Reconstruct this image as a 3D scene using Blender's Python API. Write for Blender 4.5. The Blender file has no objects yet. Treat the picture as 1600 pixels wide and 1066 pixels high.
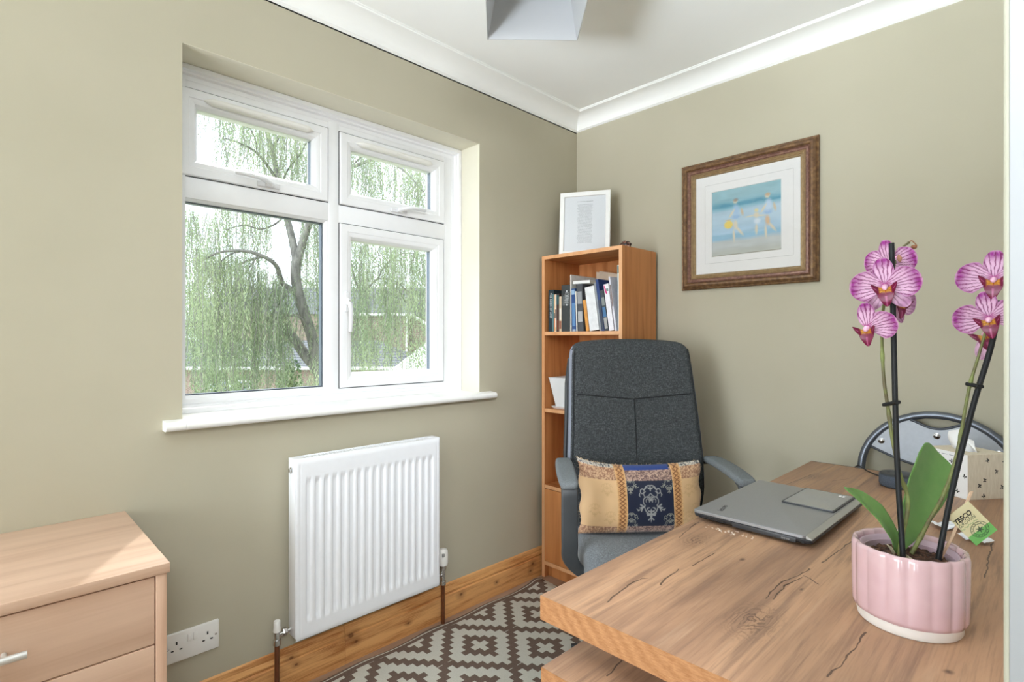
import bpy, bmesh, math, random
import numpy as np
from mathutils import Vector, Matrix, noise as mnoise

S = bpy.context.scene
COL = S.collection
rnd = random.Random(7)

# ------------------------------------------------------------------ camera, sky, sun, exposure
F_PX = 844.0
TH = math.radians(45.2)
CAM = Vector((1.825, 0.0, 1.176))
FWD = Vector((-math.sin(TH), math.cos(TH), 0))
RGT = Vector((math.cos(TH), math.sin(TH), 0))
cam_data = bpy.data.cameras.new('camera')
cam = bpy.data.objects.new('camera', cam_data)
COL.objects.link(cam)
cam.location = CAM
cam.rotation_euler = (math.pi / 2, 0, TH)
cam_data.sensor_width = 36.0
cam_data.lens = 36.0 * F_PX / 1600.0
cam_data.shift_y = -2.0 / 1600.0
cam_data.clip_start = 0.02
cam_data.clip_end = 300
S.camera = cam

world = bpy.data.worlds.new('sky')
S.world = world
world.use_nodes = True
wn = world.node_tree
wn.nodes.clear()
w_out = wn.nodes.new('ShaderNodeOutputWorld')
w_bg = wn.nodes.new('ShaderNodeBackground')
w_tc = wn.nodes.new('ShaderNodeTexCoord')
w_sep = wn.nodes.new('ShaderNodeSeparateXYZ')
w_ramp = wn.nodes.new('ShaderNodeValToRGB')
wn.links.new(w_tc.outputs['Generated'], w_sep.inputs[0])
w_add = wn.nodes.new('ShaderNodeMath')
w_add.operation = 'MULTIPLY_ADD'
w_add.inputs[1].default_value = 0.5
w_add.inputs[2].default_value = 0.5
wn.links.new(w_sep.outputs['Z'], w_add.inputs[0])
wn.links.new(w_add.outputs[0], w_ramp.inputs[0])
w_ramp.color_ramp.elements[0].position = 0.42
w_ramp.color_ramp.elements[0].color = (0.90, 0.94, 1.0, 1)
w_mid = w_ramp.color_ramp.elements.new(0.5)
w_mid.color = (0.84, 0.92, 1.0, 1)
w_ramp.color_ramp.elements[-1].position = 0.9
w_ramp.color_ramp.elements[-1].color = (0.82, 0.91, 1.0, 1)
wn.links.new(w_ramp.outputs[0], w_bg.inputs['Color'])
w_dir = wn.nodes.new('ShaderNodeMapRange')          # added fill: sky strength raised behind the camera
w_dir.interpolation_type = 'SMOOTHSTEP'
w_dir.inputs['From Min'].default_value = -0.55
w_dir.inputs['From Max'].default_value = -0.95
w_dir.inputs['To Min'].default_value = 1.7
w_dir.inputs['To Max'].default_value = 8.3
wn.links.new(w_sep.outputs['Y'], w_dir.inputs['Value'])
wn.links.new(w_dir.outputs[0], w_bg.inputs['Strength'])
wn.links.new(w_bg.outputs[0], w_out.inputs[0])

sun_data = bpy.data.lights.new('sun', 'SUN')
sun_data.energy = 2.8
sun_data.angle = math.radians(1.5)
sun_data.color = (1.0, 0.95, 0.86)
sun = bpy.data.objects.new('sun', sun_data)
COL.objects.link(sun)
sun_dir = Vector((0.857 * 0.66, -0.515 * 0.66, -0.752))       # the way its light travels
sun.rotation_euler = sun_dir.to_track_quat('-Z', 'Y').to_euler()
sun.location = (-6, 6, 12)

# added fill light, unseen behind the camera, turned up to the ceiling
bounce_data = bpy.data.lights.new('bounce_fill', 'AREA')
bounce_data.shape = 'DISK'
bounce_data.size = 0.6
bounce_data.energy = 31
bounce_data.color = (0.80, 0.90, 1.0)
bounce = bpy.data.objects.new('bounce_fill', bounce_data)
COL.objects.link(bounce)
bounce_data.spread = math.radians(66)
bounce.location = (1.5, -1.9, 0.65)
bounce.rotation_euler = Vector((0.02, 1.0, 1)).to_track_quat('-Z', 'Y').to_euler()

# added fill light, unseen on the landing, aimed in through the doorway
landing_data = bpy.data.lights.new('landing_fill', 'AREA')
landing_data.shape = 'DISK'
landing_data.size = 0.5
landing_data.spread = math.radians(62)
landing_data.energy = 5
landing_data.color = (0.92, 0.96, 1.0)
landing = bpy.data.objects.new('landing_fill', landing_data)
COL.objects.link(landing)
landing.location = (2.72, -0.30, 1.95)
landing.rotation_euler = Vector((-2.72, 2.15, -1.15)).to_track_quat('-Z', 'Y').to_euler()

S.view_settings.view_transform = 'Standard'
S.view_settings.look = 'None'
S.view_settings.exposure = 0.56
S.view_settings.gamma = 1.0
S.view_settings.use_curve_mapping = False
S.cycles.max_bounces = 10
S.cycles.diffuse_bounces = 6
S.cycles.transparent_max_bounces = 24
S.cycles.caustics_reflective = False
S.cycles.caustics_refractive = False
S.cycles.sample_clamp_indirect = 6.0


def at(px, py, depth):
    """the point seen at a place in the photograph, at a measured distance in metres"""
    return CAM + depth * (FWD + RGT * ((px - 800) / F_PX) + Vector((0, 0, -(py - 531) / F_PX)))


# ------------------------------------------------------------------ small helpers
def rgb(r, g, b):
    def f(c):
        c /= 255.0
        return c / 12.92 if c <= 0.04045 else ((c + 0.055) / 1.055) ** 2.4
    return (f(r), f(g), f(b), 1.0)


class NT:
    def __init__(self, name):
        self.m = bpy.data.materials.new(name)
        self.m.use_nodes = True
        self.t = self.m.node_tree
        self.t.nodes.clear()
        self.out = self.t.nodes.new('ShaderNodeOutputMaterial')

    def n(self, kind, **kw):
        nd = self.t.nodes.new('ShaderNode' + kind)
        for k, v in kw.items():
            setattr(nd, k, v)
        return nd

    def l(self, a, b):
        self.t.links.new(a, b)

    def put(self, sock, v):
        if isinstance(v, bpy.types.NodeSocket):
            self.l(v, sock)
        else:
            sock.default_value = v

    def math(self, op, a, b=0.0, c=0.0, clamp=False):
        nd = self.n('Math', operation=op, use_clamp=clamp)
        for i, v in enumerate((a, b, c)):
            self.put(nd.inputs[i], v)
        return nd.outputs[0]

    def vmath(self, op, a, b=None, scale=None):
        nd = self.n('VectorMath', operation=op)
        self.put(nd.inputs[0], a)
        if b is not None:
            self.put(nd.inputs[1], b)
        if scale is not None:
            self.put(nd.inputs['Scale'], scale)
        return nd.outputs['Value'] if op in ('DOT_PRODUCT', 'LENGTH', 'DISTANCE') else nd.outputs['Vector']

    def mix(self, fac, a, b, mode='MIX'):
        nd = self.n('Mix', data_type='RGBA', blend_type=mode)
        self.put(nd.inputs[0], fac)
        self.put(nd.inputs[6], a)
        self.put(nd.inputs[7], b)
        return nd.outputs[2]

    def ramp(self, fac, stops, interp='LINEAR'):
        nd = self.n('ValToRGB')
        self.put(nd.inputs[0], fac)
        cr = nd.color_ramp
        cr.interpolation = interp
        while len(cr.elements) < len(stops):
            cr.elements.new(0.5)
        for e, (p, c) in zip(cr.elements, stops):
            e.position = p
            e.color = c if len(c) == 4 else (*c, 1)
        return nd.outputs[0]

    def noise(self, vec, scale, detail=4, rough=0.5, dist=0.0):
        nd = self.n('TexNoise')
        self.put(nd.inputs['Vector'], vec)
        nd.inputs['Scale'].default_value = scale
        nd.inputs['Detail'].default_value = detail
        nd.inputs['Roughness'].default_value = rough
        nd.inputs['Distortion'].default_value = dist
        return nd.outputs[0]

    def pos(self, scale=(1, 1, 1), loc=(0, 0, 0), space='world'):
        if space == 'world':
            v = self.n('NewGeometry').outputs['Position']
        else:
            v = self.n('TexCoord').outputs['Object']
        mp = self.n('Mapping')
        self.l(v, mp.inputs[0])
        mp.inputs['Scale'].default_value = scale
        mp.inputs['Location'].default_value = loc
        return mp.outputs[0]

    def bsdf(self, color, rough=0.5, metal=0.0, spec=0.5, bump=None, bump_strength=0.2, bump_dist=0.002, **kw):
        b = self.n('BsdfPrincipled')
        self.put(b.inputs['Base Color'], color)
        self.put(b.inputs['Roughness'], rough)
        b.inputs['Metallic'].default_value = metal
        b.inputs['Specular IOR Level'].default_value = spec
        for k, v in kw.items():
            self.put(b.inputs[k], v)
        if bump is not None:
            bp = self.n('Bump')
            bp.inputs['Strength'].default_value = bump_strength
            bp.inputs['Distance'].default_value = bump_dist
            self.l(bump, bp.inputs['Height'])
            self.l(bp.outputs[0], b.inputs['Normal'])
        self.l(b.outputs[0], self.out.inputs[0])
        return b


def plain(name, col, rough=0.5, metal=0.0, spec=0.5, var=0.04, vscale=30, bump=0.0, **kw):
    """one colour with a little grain of its own"""
    t = NT(name)
    n = t.noise(t.pos(space='object'), vscale, 3)
    a = tuple(max(0, c * (1 - var)) for c in col[:3]) + (1,)
    b = tuple(min(1, c * (1 + var)) for c in col[:3]) + (1,)
    c = t.ramp(n, [(0.3, a), (0.7, b)])
    t.bsdf(c, rough, metal, spec, bump=n if bump else None, bump_strength=bump, **kw)
    return t.m


def wood(name, light, dark, axis='y', stretch=14, scale=6, fine=0.25, rough=0.45, streak=1.0, knots=None, spec=0.4):
    t = NT(name)
    i = 'xyz'.index(axis)
    sc = [1.0, 1.0, 1.0]
    sc[i] = 1.0 / stretch
    v = t.pos(scale=tuple(s * scale for s in sc))
    warp = t.noise(t.pos(scale=(1.5, 1.5, 1.5)), 2.0, 2)
    wv = t.vmath('ADD', v, t.vmath('SCALE', t.n('CombineXYZ').outputs[0], scale=0.0))
    big = t.noise(wv, 1.6, 5, 0.55, 0.6)
    sc2 = [1.0, 1.0, 1.0]
    sc2[i] = 1.0 / (stretch * 4)
    finen = t.noise(t.pos(scale=tuple(s * scale * 14 for s in sc2)), 1.5, 3, 0.6)
    f = t.math('ADD', t.math('MULTIPLY', big, streak), t.math('MULTIPLY', t.math('SUBTRACT', finen, 0.5), fine))
    f = t.math('ADD', f, t.math('MULTIPLY', t.math('SUBTRACT', warp, 0.5), 0.2))
    col = t.ramp(f, [(0.32, dark), (0.48, tuple((a + 2 * b) / 3 for a, b in zip(dark, light))), (0.62, light)])
    for (ky, kz, kr) in (knots or []):
        e = t.vmath('LENGTH', t.vmath('MULTIPLY', t.vmath('SUBTRACT', t.n('NewGeometry').outputs['Position'], (0, ky, kz)), (0, 1 / (kr * 1.5), 1 / kr)))
        k = t.ramp(t.math('MULTIPLY', e, 0.25), [(0.15, (1, 1, 1, 1)), (0.28, (0.45, .45, .45, 1)), (1.0, (0, 0, 0, 1))])
        col = t.mix(t.math('MULTIPLY', k, 0.85), col, rgb(92, 46, 20))
    t.bsdf(col, rough, spec=spec, bump=finen, bump_strength=0.08)
    return t.m


def shift_to_base(me):
    n = len(me.vertices)
    a = np.empty(n * 3)
    me.vertices.foreach_get('co', a)
    a = a.reshape(-1, 3)
    lo, hi = a.min(0), a.max(0)
    org = np.array([(lo[0] + hi[0]) / 2, (lo[1] + hi[1]) / 2, lo[2]])
    a -= org
    me.vertices.foreach_set('co', a.ravel())
    return Vector(org)


WOFF = {}          # things built in room coordinates: where their base stands


def link(name, me, mat, parent=None, smooth=None, local=False):
    if mat is not None:
        for m in (mat if isinstance(mat, (list, tuple)) else [mat]):
            me.materials.append(m)
    o = bpy.data.objects.new(name, me)
    COL.objects.link(o)
    if smooth is not None:
        me.polygons.foreach_set('use_smooth', [True] * len(me.polygons))
        if smooth < 179:
            me.set_sharp_from_angle(angle=math.radians(smooth))
    if parent is None:
        o.location = shift_to_base(me)
        WOFF[o.name] = o.location.copy()
    else:
        o.parent = parent
        root = parent
        while root.parent:
            root = root.parent
        if root.name in WOFF and not local:
            me.transform(Matrix.Translation(-WOFF[root.name]))
    return o


def bm_obj(name, bm, mat, parent=None, smooth=None, local=False):
    bmesh.ops.recalc_face_normals(bm, faces=bm.faces)
    me = bpy.data.meshes.new(name)
    bm.to_mesh(me)
    bm.free()
    return link(name, me, mat, parent, smooth, local)


def thing(name, label, cat, loc=(0, 0, 0), rotz=0.0, group=None, world_parts=True):
    o = bpy.data.objects.new(name, None)
    COL.objects.link(o)
    o.empty_display_size = 0.05
    o.location = loc
    o.rotation_euler = (0, 0, rotz)
    o['label'] = label
    o['category'] = cat
    if group:
        o['group'] = group
    if world_parts:
        WOFF[o.name] = Vector(loc)
    return o


def tag(o, label, cat, group=None, kind=None):
    o['label'] = label
    o['category'] = cat
    if group:
        o['group'] = group
    if kind:
        o['kind'] = kind
    return o


def structure(o, label=None):
    o['kind'] = 'structure'
    if label:
        o['label'] = label
    return o


def box(bm, lo, hi, bev=0.0, seg=2, mat=0, rot=None):
    vs = [bm.verts.new((x, y, z)) for x in (lo[0], hi[0]) for y in (lo[1], hi[1]) for z in (lo[2], hi[2])]
    fs = []
    for a in ((0, 1, 3, 2), (4, 6, 7, 5), (0, 4, 5, 1), (2, 3, 7, 6), (0, 2, 6, 4), (1, 5, 7, 3)):
        f = bm.faces.new([vs[i] for i in a])
        f.material_index = mat
        fs.append(f)
    if bev > 0:
        es = list({e for f in fs for e in f.edges})
        r = bmesh.ops.bevel(bm, geom=es, offset=bev, segments=seg, affect='EDGES', profile=0.5)
        nv = {v for f in r['faces'] for v in f.verts} | {v for v in vs if v.is_valid}
        for f in r['faces']:
            f.material_index = mat
        vs = list(nv)
    if rot is not None:
        bmesh.ops.transform(bm, matrix=rot, verts=[v for v in vs if v.is_valid])
    return vs


def box_obj(name, lo, hi, mat, parent=None, bev=0.0, seg=2, local=False, rot=None):
    bm = bmesh.new()
    box(bm, lo, hi, bev, seg, rot=rot)
    return bm_obj(name, bm, mat, parent, smooth=35 if bev > 0 else None, local=local)


def loft(bm, rings, caps=True, closed=True, mat=0):
    R = [[bm.verts.new(p) for p in r] for r in rings]
    n = len(rings[0])
    for a, b in zip(R[:-1], R[1:]):
        for i in range(n if closed else n - 1):
            j = (i + 1) % n
            f = bm.faces.new((a[i], a[j], b[j], b[i]))
            f.material_index = mat
    if caps and closed:
        for r in (R[0], R[-1]):
            f = bm.faces.new(r)
            f.material_index = mat
    return R


def tube(bm, pts, rad, seg=10, mat=0, flat=1.0, caps=True, up0=None):
    pts = [Vector(p) for p in pts]
    n = len(pts)
    rad = [rad] * n if not hasattr(rad, '__len__') else rad
    tang = []
    for i in range(n):
        d = (pts[min(i + 1, n - 1)] - pts[max(i - 1, 0)])
        tang.append(d.normalized() if d.length > 1e-9 else Vector((0, 0, 1)))
    up = Vector(up0) if up0 is not None else (Vector((0, 0, 1)) if abs(tang[0].z) < 0.9 else Vector((1, 0, 0)))
    rings = []
    for i in range(n):
        t = tang[i]
        s = t.cross(up)
        if s.length < 1e-6:
            s = t.cross(Vector((0, 1, 0)))
        s.normalize()
        u = s.cross(t).normalized()
        up = u
        rings.append([pts[i] + (s * math.cos(a) + u * math.sin(a) * flat) * rad[i]
                      for a in [2 * math.pi * k / seg for k in range(seg)]])
    loft(bm, rings, caps=caps, mat=mat)


def smooth_path(pts, n=8):
    """Catmull-Rom through the points"""
    pts = [Vector(p) for p in pts]
    P = [pts[0] * 2 - pts[1]] + pts + [pts[-1] * 2 - pts[-2]]
    out = []
    for i in range(1, len(P) - 2):
        for k in range(n):
            t = k / n
            a, b, c, d = P[i - 1], P[i], P[i + 1], P[i + 2]
            out.append(0.5 * ((2 * b) + (c - a) * t + (2 * a - 5 * b + 4 * c - d) * t * t + (3 * b - a - 3 * c + d) * t ** 3))
    out.append(pts[-1])
    return out


def lathe(bm, prof, center=(0, 0, 0), seg=32, axis='z', caps=True, mat=0, mod=None):
    c = Vector(center)
    rings = []
    for r, h in prof:
        ring = []
        for k in range(seg):
            a = 2 * math.pi * k / seg
            rr = r * (mod(a, h) if mod else 1.0)
            if axis == 'z':
                p = (math.cos(a) * rr, math.sin(a) * rr, h)
            elif axis == 'x':
                p = (h, math.cos(a) * rr, math.sin(a) * rr)
            else:
                p = (math.cos(a) * rr, h, math.sin(a) * rr)
            ring.append(c + Vector(p))
        rings.append(ring)
    loft(bm, rings, caps=caps, mat=mat)


def mitre(bm, rect, prof, to3, mat=0):
    """sweep a closed profile [(inset, height)] round a rectangle (a0,a1,b0,b1); to3(a,b,h) gives the 3-D point"""
    a0, a1, b0, b1 = rect
    rings = []
    for sa, sb in ((0, 0), (1, 0), (1, 1), (0, 1)):
        ring = []
        for ins, h in prof:
            a = a0 + ins if sa == 0 else a1 - ins
            b = b0 + ins if sb == 0 else b1 - ins
            ring.append(to3(a, b, h))
        rings.append(ring)
    R = [[bm.verts.new(p) for p in r] for r in rings]
    n = len(prof)
    for k in range(4):
        A, B = R[k], R[(k + 1) % 4]
        for i in range(n):
            j = (i + 1) % n
            f = bm.faces.new((A[i], A[j], B[j], B[i]))
            f.material_index = mat


def rrect(w, d, r, n=5, cx=0.0, cy=0.0, dense=0):
    """rounded rectangle outline, counter-clockwise"""
    r = min(r, w / 2 - 1e-5, d / 2 - 1e-5)
    pts = []
    for sx, sy, a0 in ((1, 1, 0), (-1, 1, 90), (-1, -1, 180), (1, -1, 270)):
        for k in range(n + 1):
            a = math.radians(a0 + 90 * k / n)
            pts.append((cx + sx * (w / 2 - r) + math.cos(a) * r, cy + sy * (d / 2 - r) + math.sin(a) * r))
    if not dense:
        return pts
    out = []
    for i, p in enumerate(pts):
        q = pts[(i + 1) % len(pts)]
        out.append(p)
        if i % (n + 1) == n:                      # the four straight sides
            m = dense if i // (n + 1) in (0, 2) else 2
            for k in range(1, m):
                out.append((p[0] + (q[0] - p[0]) * k / m, p[1] + (q[1] - p[1]) * k / m))
    return out


def painted(name, P, colors, mat, parent=None, local=False, smooth=True, thick=None):
    """a grid surface P[nu,nv,3] whose own colours colors[nu,nv,3] (linear) come with its points"""
    nu, nv = P.shape[:2]
    V = P.reshape(-1, 3).astype(np.float64)
    idx = np.arange(nu * nv).reshape(nu, nv)
    q = np.stack([idx[:-1, :-1], idx[1:, :-1], idx[1:, 1:], idx[:-1, 1:]], -1).reshape(-1, 4)
    C = colors.reshape(-1, 3)
    me = bpy.data.meshes.new(name)
    me.vertices.add(len(V))
    me.vertices.foreach_set('co', V.ravel())
    me.loops.add(q.size)
    me.loops.foreach_set('vertex_index', q.ravel().astype(np.int32))
    me.polygons.add(len(q))
    me.polygons.foreach_set('loop_start', (np.arange(len(q)) * 4).astype(np.int32))
    me.update(calc_edges=True)
    at_ = me.color_attributes.new('own_colour', 'FLOAT_COLOR', 'POINT')
    at_.data.foreach_set('color', np.concatenate([C, np.ones((len(C), 1))], 1).ravel().astype(np.float32))
    o = link(name, me, mat, parent, smooth=180 if smooth else None, local=local)
    if thick:
        md = o.modifiers.new('thickness', 'SOLIDIFY')
        md.thickness = thick
        md.offset = 0
    return o


def paint_mat(name, rough=0.6, spec=0.4, sheen=0.0, weave=0.0, sub=0.0, coat=0.0, trans=0.0):
    t = NT(name)
    a = t.n('Attribute', attribute_name='own_colour')
    bump = None
    if weave:
        w1 = t.noise(t.pos(scale=(1, 1, 1), space='object'), 900, 2)
        bump = w1
    kw = {}
    if sheen:
        kw['Sheen Weight'] = sheen
    if coat:
        kw['Coat Weight'] = coat
    if sub:
        kw['Subsurface Weight'] = sub
        kw['Subsurface Scale'] = 0.01
    b = t.bsdf(a.outputs['Color'], rough, spec=spec, bump=bump, bump_strength=weave, **kw)
    if trans:
        tr = t.n('BsdfTranslucent')
        t.l(a.outputs['Color'], tr.inputs[0])
        mx = t.n('MixShader')
        mx.inputs[0].default_value = trans
        t.l(b.outputs[0], mx.inputs[1])
        t.l(tr.outputs[0], mx.inputs[2])
        t.l(mx.outputs[0], t.out.inputs[0])
    return t.m


def text_obj(name, body, size, M, mat, parent, extrude=0.0004, local=False, align='CENTER', bold=0.0, xscale=1.0):
    cu = bpy.data.curves.new(name, 'FONT')
    cu.body = body
    cu.size = size
    cu.extrude = extrude
    cu.offset = bold
    cu.align_x = align
    cu.align_y = 'CENTER'
    tmp = bpy.data.objects.new('tmp_text', cu)
    COL.objects.link(tmp)
    dg = bpy.context.evaluated_depsgraph_get()
    me = bpy.data.meshes.new_from_object(tmp.evaluated_get(dg))
    bpy.data.objects.remove(tmp)
    me.name = name
    me.transform(M @ Matrix.Diagonal((xscale, 1, 1, 1)))
    me.materials.clear()
    return link(name, me, mat, parent, local=local)


def frame_matrix(origin, xdir, ydir):
    x = Vector(xdir).normalized()
    y = Vector(ydir).normalized()
    z = x.cross(y).normalized()
    y = z.cross(x)
    M = Matrix.Identity(4)
    for i, c in enumerate((x, y, z)):
        M[0][i], M[1][i], M[2][i] = c
    M.translation = Vector(origin)
    return M


# ------------------------------------------------------------------ materials
t = NT('sage_wall_paint')
n1 = t.noise(t.pos(), 3.0, 3)
n2 = t.noise(t.pos(), 260, 2)
t.bsdf(t.ramp(n1, [(0.3, rgb(180, 174, 154)), (0.7, rgb(184, 178, 158))]), 0.85, spec=0.25, bump=n2, bump_strength=0.12, bump_dist=0.001)
M_WALL = t.m
t = NT('ceiling_paint')
n2 = t.noise(t.pos(), 180, 2)
t.bsdf(t.ramp(t.noise(t.pos(), 2, 3), [(0.3, rgb(238, 238, 235)), (0.7, rgb(243, 243, 240))]), 0.9, spec=0.2, bump=n2, bump_strength=0.08, bump_dist=0.001)
M_CEIL = t.m
M_WHITE = plain('white_gloss_paint', rgb(240, 240, 238), 0.35, var=0.015)
M_UPVC = plain('white_upvc', rgb(236, 237, 240), 0.3, var=0.01)
M_HANDLE = plain('white_handle_enamel', rgb(222, 223, 226), 0.22, var=0.01)
M_GASKET = plain('dark_gasket', rgb(60, 62, 66), 0.6)
M_SPACER = plain('glazing_spacer', rgb(96, 106, 118), 0.45, metal=0.3)
M_RADIATOR = plain('radiator_enamel', rgb(240, 242, 247), 0.32, var=0.01)
M_CHROME = plain('chrome', rgb(205, 205, 205), 0.18, metal=1.0, var=0.02)
M_STEEL = plain('satin_steel', rgb(190, 192, 195), 0.35, metal=0.9, var=0.02)
M_SATIN = plain('satin_handle', rgb(206, 204, 200), 0.4, metal=0.4, var=0.02)
M_PIPE = plain('varnished_copper_pipe', rgb(112, 66, 40), 0.35, metal=0.35, var=0.15, vscale=60)
M_PLASTIC_W = plain('white_plastic', rgb(235, 234, 230), 0.4, var=0.01)
M_BLACK = plain('black_plastic', rgb(34, 36, 40), 0.4, var=0.05)
M_DARKHOLE = plain('socket_slot', rgb(25, 25, 25), 0.7)
M_BEECH = wood('beech_laminate', rgb(220, 188, 164), rgb(196, 160, 136), 'y', 18, 9, 0.12, 0.42)
M_BEECH_V = wood('beech_laminate_upright', rgb(220, 188, 164), rgb(198, 162, 138), 'z', 18, 9, 0.12, 0.42)
M_TEAK = wood('cherry_laminate', rgb(204, 138, 84), rgb(172, 106, 58), 'z', 16, 14, 0.3, 0.45)
M_TEAK_H = wood('cherry_laminate_level', rgb(198, 134, 80), rgb(168, 104, 58), 'x', 16, 14, 0.3, 0.45)
M_TEAK_EDGE = wood('cherry_edge_band', rgb(226, 172, 126), rgb(212, 152, 104), 'z', 16, 14, 0.2, 0.4)
M_PINE = wood('pine_skirting', rgb(228, 172, 112), rgb(176, 114, 62), 'y', 12, 22, 0.6, 0.35, knots=((0.754, 0.105, 0.006), (0.770, 0.077, 0.004), (0.972, 0.096, 0.008), (0.992, 0.067, 0.005), (1.489, 0.075, 0.006), (1.943, 0.075, 0.007), (1.927, 0.044, 0.005), (1.700, 0.060, 0.004), (1.22, 0.05, 0.004)))
M_OAK_EDGE = wood('oak_edge_band', rgb(214, 158, 104), rgb(186, 124, 72), 'x', 3, 30, 0.9, 0.45)
M_FLOOR = wood('floor_laminate', rgb(172, 144, 122), rgb(136, 108, 90), 'y', 10, 10, 0.3, 0.4)


def glass(name, tint=(1, 1, 1, 1), gloss=0.9):
    t = NT(name)
    tr = t.n('BsdfTransparent')
    tr.inputs[0].default_value = tint
    gl = t.n('BsdfGlossy')
    gl.inputs['Roughness'].default_value = 0.02
    fr = t.n('Fresnel')
    fr.inputs[0].default_value = 1.45
    mx = t.n('MixShader')
    t.l(t.math('MULTIPLY', fr.outputs[0], gloss), mx.inputs[0])
    t.l(tr.outputs[0], mx.inputs[1])
    t.l(gl.outputs[0], mx.inputs[2])
    t.l(mx.outputs[0], t.out.inputs[0])
    return t.m


M_GLASS = glass('window_glass', (0.97, 0.98, 0.98, 1), 0.6)
M_PICGLASS = glass('picture_glass', (0.99, 0.99, 0.99, 1), 0.55)

# ------------------------------------------------------------------ room shell
YB = 2.305            # back wall
CZ = 2.362            # ceiling
WY0, WY1, WZ0, WZ1 = 0.434, 1.607, 0.925, 2.058       # window opening
XF = -0.147           # room face of the window frame

bm = bmesh.new()
box(bm, (-0.30, -3.2, -0.1), (0, WY0, 2.6))
box(bm, (-0.30, WY1, -0.1), (0, YB + 0.12, 2.6))
box(bm, (-0.30, WY0, -0.1), (0, WY1, WZ0))
box(bm, (-0.30, WY0, WZ1), (0, WY1, 2.6))
structure(bm_obj('wall_left', bm, M_WALL), 'sage green painted wall with the window in it')
structure(box_obj('wall_back', (0.0, YB, -0.1), (2.0, YB + 0.12, 2.6), M_WALL), 'sage green painted wall carrying the framed beach picture')
structure(box_obj('wall_right', (1.81, 0.50, -0.1), (1.95, YB, 2.6), M_CEIL), 'unseen wall beside the doorway, made white to bounce light, hidden behind the door lining')  # unseen wall, whitened to throw light back onto the window side
structure(box_obj('wall_right', (1.81, -3.2, -0.1), (1.95, -0.36, 2.6), M_WALL), 'sage green wall on the near side of the doorway')
structure(box_obj('ceiling', (-0.1, -3.2, CZ), (3.0, YB + 0.1, CZ + 0.1), M_CEIL), 'white painted ceiling')
structure(box_obj('floor', (-0.3, -1.2, -0.1), (3.0, YB + 0.12, 0.0), M_FLOOR), 'brown wood laminate floor')

structure(box_obj('floor', (-0.3, -3.2, -0.1), (3.0, -1.2, 0.0), plain('pale_bounce_floor', rgb(226, 220, 208), 0.95)), 'unseen pale floor added behind the camera to bounce light up')  # unseen floor, added pale so it bounces light to the ceiling
# the white door lining at the right edge of the view, with its architrave and stop
bm = bmesh.new()
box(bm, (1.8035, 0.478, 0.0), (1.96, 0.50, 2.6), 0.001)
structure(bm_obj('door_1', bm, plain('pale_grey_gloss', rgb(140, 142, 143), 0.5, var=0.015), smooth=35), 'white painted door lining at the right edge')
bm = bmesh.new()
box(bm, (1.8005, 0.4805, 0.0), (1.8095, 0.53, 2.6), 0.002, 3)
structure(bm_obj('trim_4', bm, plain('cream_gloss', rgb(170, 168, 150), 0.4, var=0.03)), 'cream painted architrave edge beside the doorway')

structure(box_obj('wall_blocker', (2.9, -3.2, -0.1), (3.0, YB, 2.6), M_WALL), 'sage wall added out of view to keep sky light off the doorway')  # unseen wall, added to shut sky light out of the doorway
# coving: one length per wall, mitred in the corner
COVP = [(0.0, 2.288), (0.0, 2.293), (0.004, 2.295), (0.006, 2.298)]
for k in range(9):
    a = math.radians(90 * k / 8)
    COVP.append((0.010 + 0.078 * (1 - math.cos(a)), 2.300 + 0.052 * math.sin(a)))
COVP += [(0.094, 2.353), (0.096, 2.357), (0.1, 2.358), (0.1, CZ + 0.002), (0.0, CZ + 0.002)]
bm = bmesh.new()
loft(bm, [[(o, -3.2, z) for o, z in COVP], [(o, YB - o, z) for o, z in COVP]])
structure(bm_obj('trim_1', bm, M_CEIL, smooth=40), 'white coving along the window wall')
bm = bmesh.new()
loft(bm, [[(o, YB - o, z) for o, z in COVP], [(1.95, YB - o, z) for o, z in COVP]])
structure(bm_obj('trim_2', bm, M_CEIL, smooth=40), 'white coving along the back wall')

# pine skirting boards
SKP = [(0, 0), (0.0125, 0), (0.0135, 0.094), (0.0085, 0.098), (0.0105, 0.103), (0.0115, 0.108), (0.009, 0.116), (0.0065, 0.122), (0.007, 0.130), (0.0055, 0.138), (0.0, 0.142)]


def skirting(name, y0, y1, off=0.0):
    bm = bmesh.new()
    loft(bm, [[(o + off, y0, z) for o, z in SKP], [(o + off, y1, z) for o, z in SKP]])
    return bm_obj(name, bm, M_PINE, smooth=25)


structure(skirting('baseboard_left', -1.9, 0.948, 0.0010), 'varnished pine skirting board, nearer length')
structure(skirting('baseboard_left', 0.950, YB, 0.0), 'varnished pine skirting board, farther length')
bm = bmesh.new()
loft(bm, [[(0.02, YB - o, z) for o, z in SKP], [(1.81, YB - o, z) for o, z in SKP]])
structure(bm_obj('baseboard_back', bm, M_PINE, smooth=25), 'varnished pine skirting along the back wall')

# the plastered window reveal, lightened to put daylight into its colour
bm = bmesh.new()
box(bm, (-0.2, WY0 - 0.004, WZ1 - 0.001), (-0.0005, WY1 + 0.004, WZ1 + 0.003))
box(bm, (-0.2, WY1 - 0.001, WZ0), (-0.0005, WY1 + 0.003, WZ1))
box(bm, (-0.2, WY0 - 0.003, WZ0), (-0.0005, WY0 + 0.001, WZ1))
structure(bm_obj('trim_3', bm, plain('reveal_daylight_cream', rgb(218, 214, 196), 0.8, var=0.01)), 'window reveal with daylight painted into its cream colour')

# ------------------------------------------------------------------ window
win = bpy.data.objects.new('window_1', None)
COL.objects.link(win)
win.location = (XF, 1.02, WZ0)
WOFF[win.name] = Vector(win.location)
structure(win, 'white plastic casement window with four panes')


def wyz(a, b, h):
    return (h, a, b)


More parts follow.
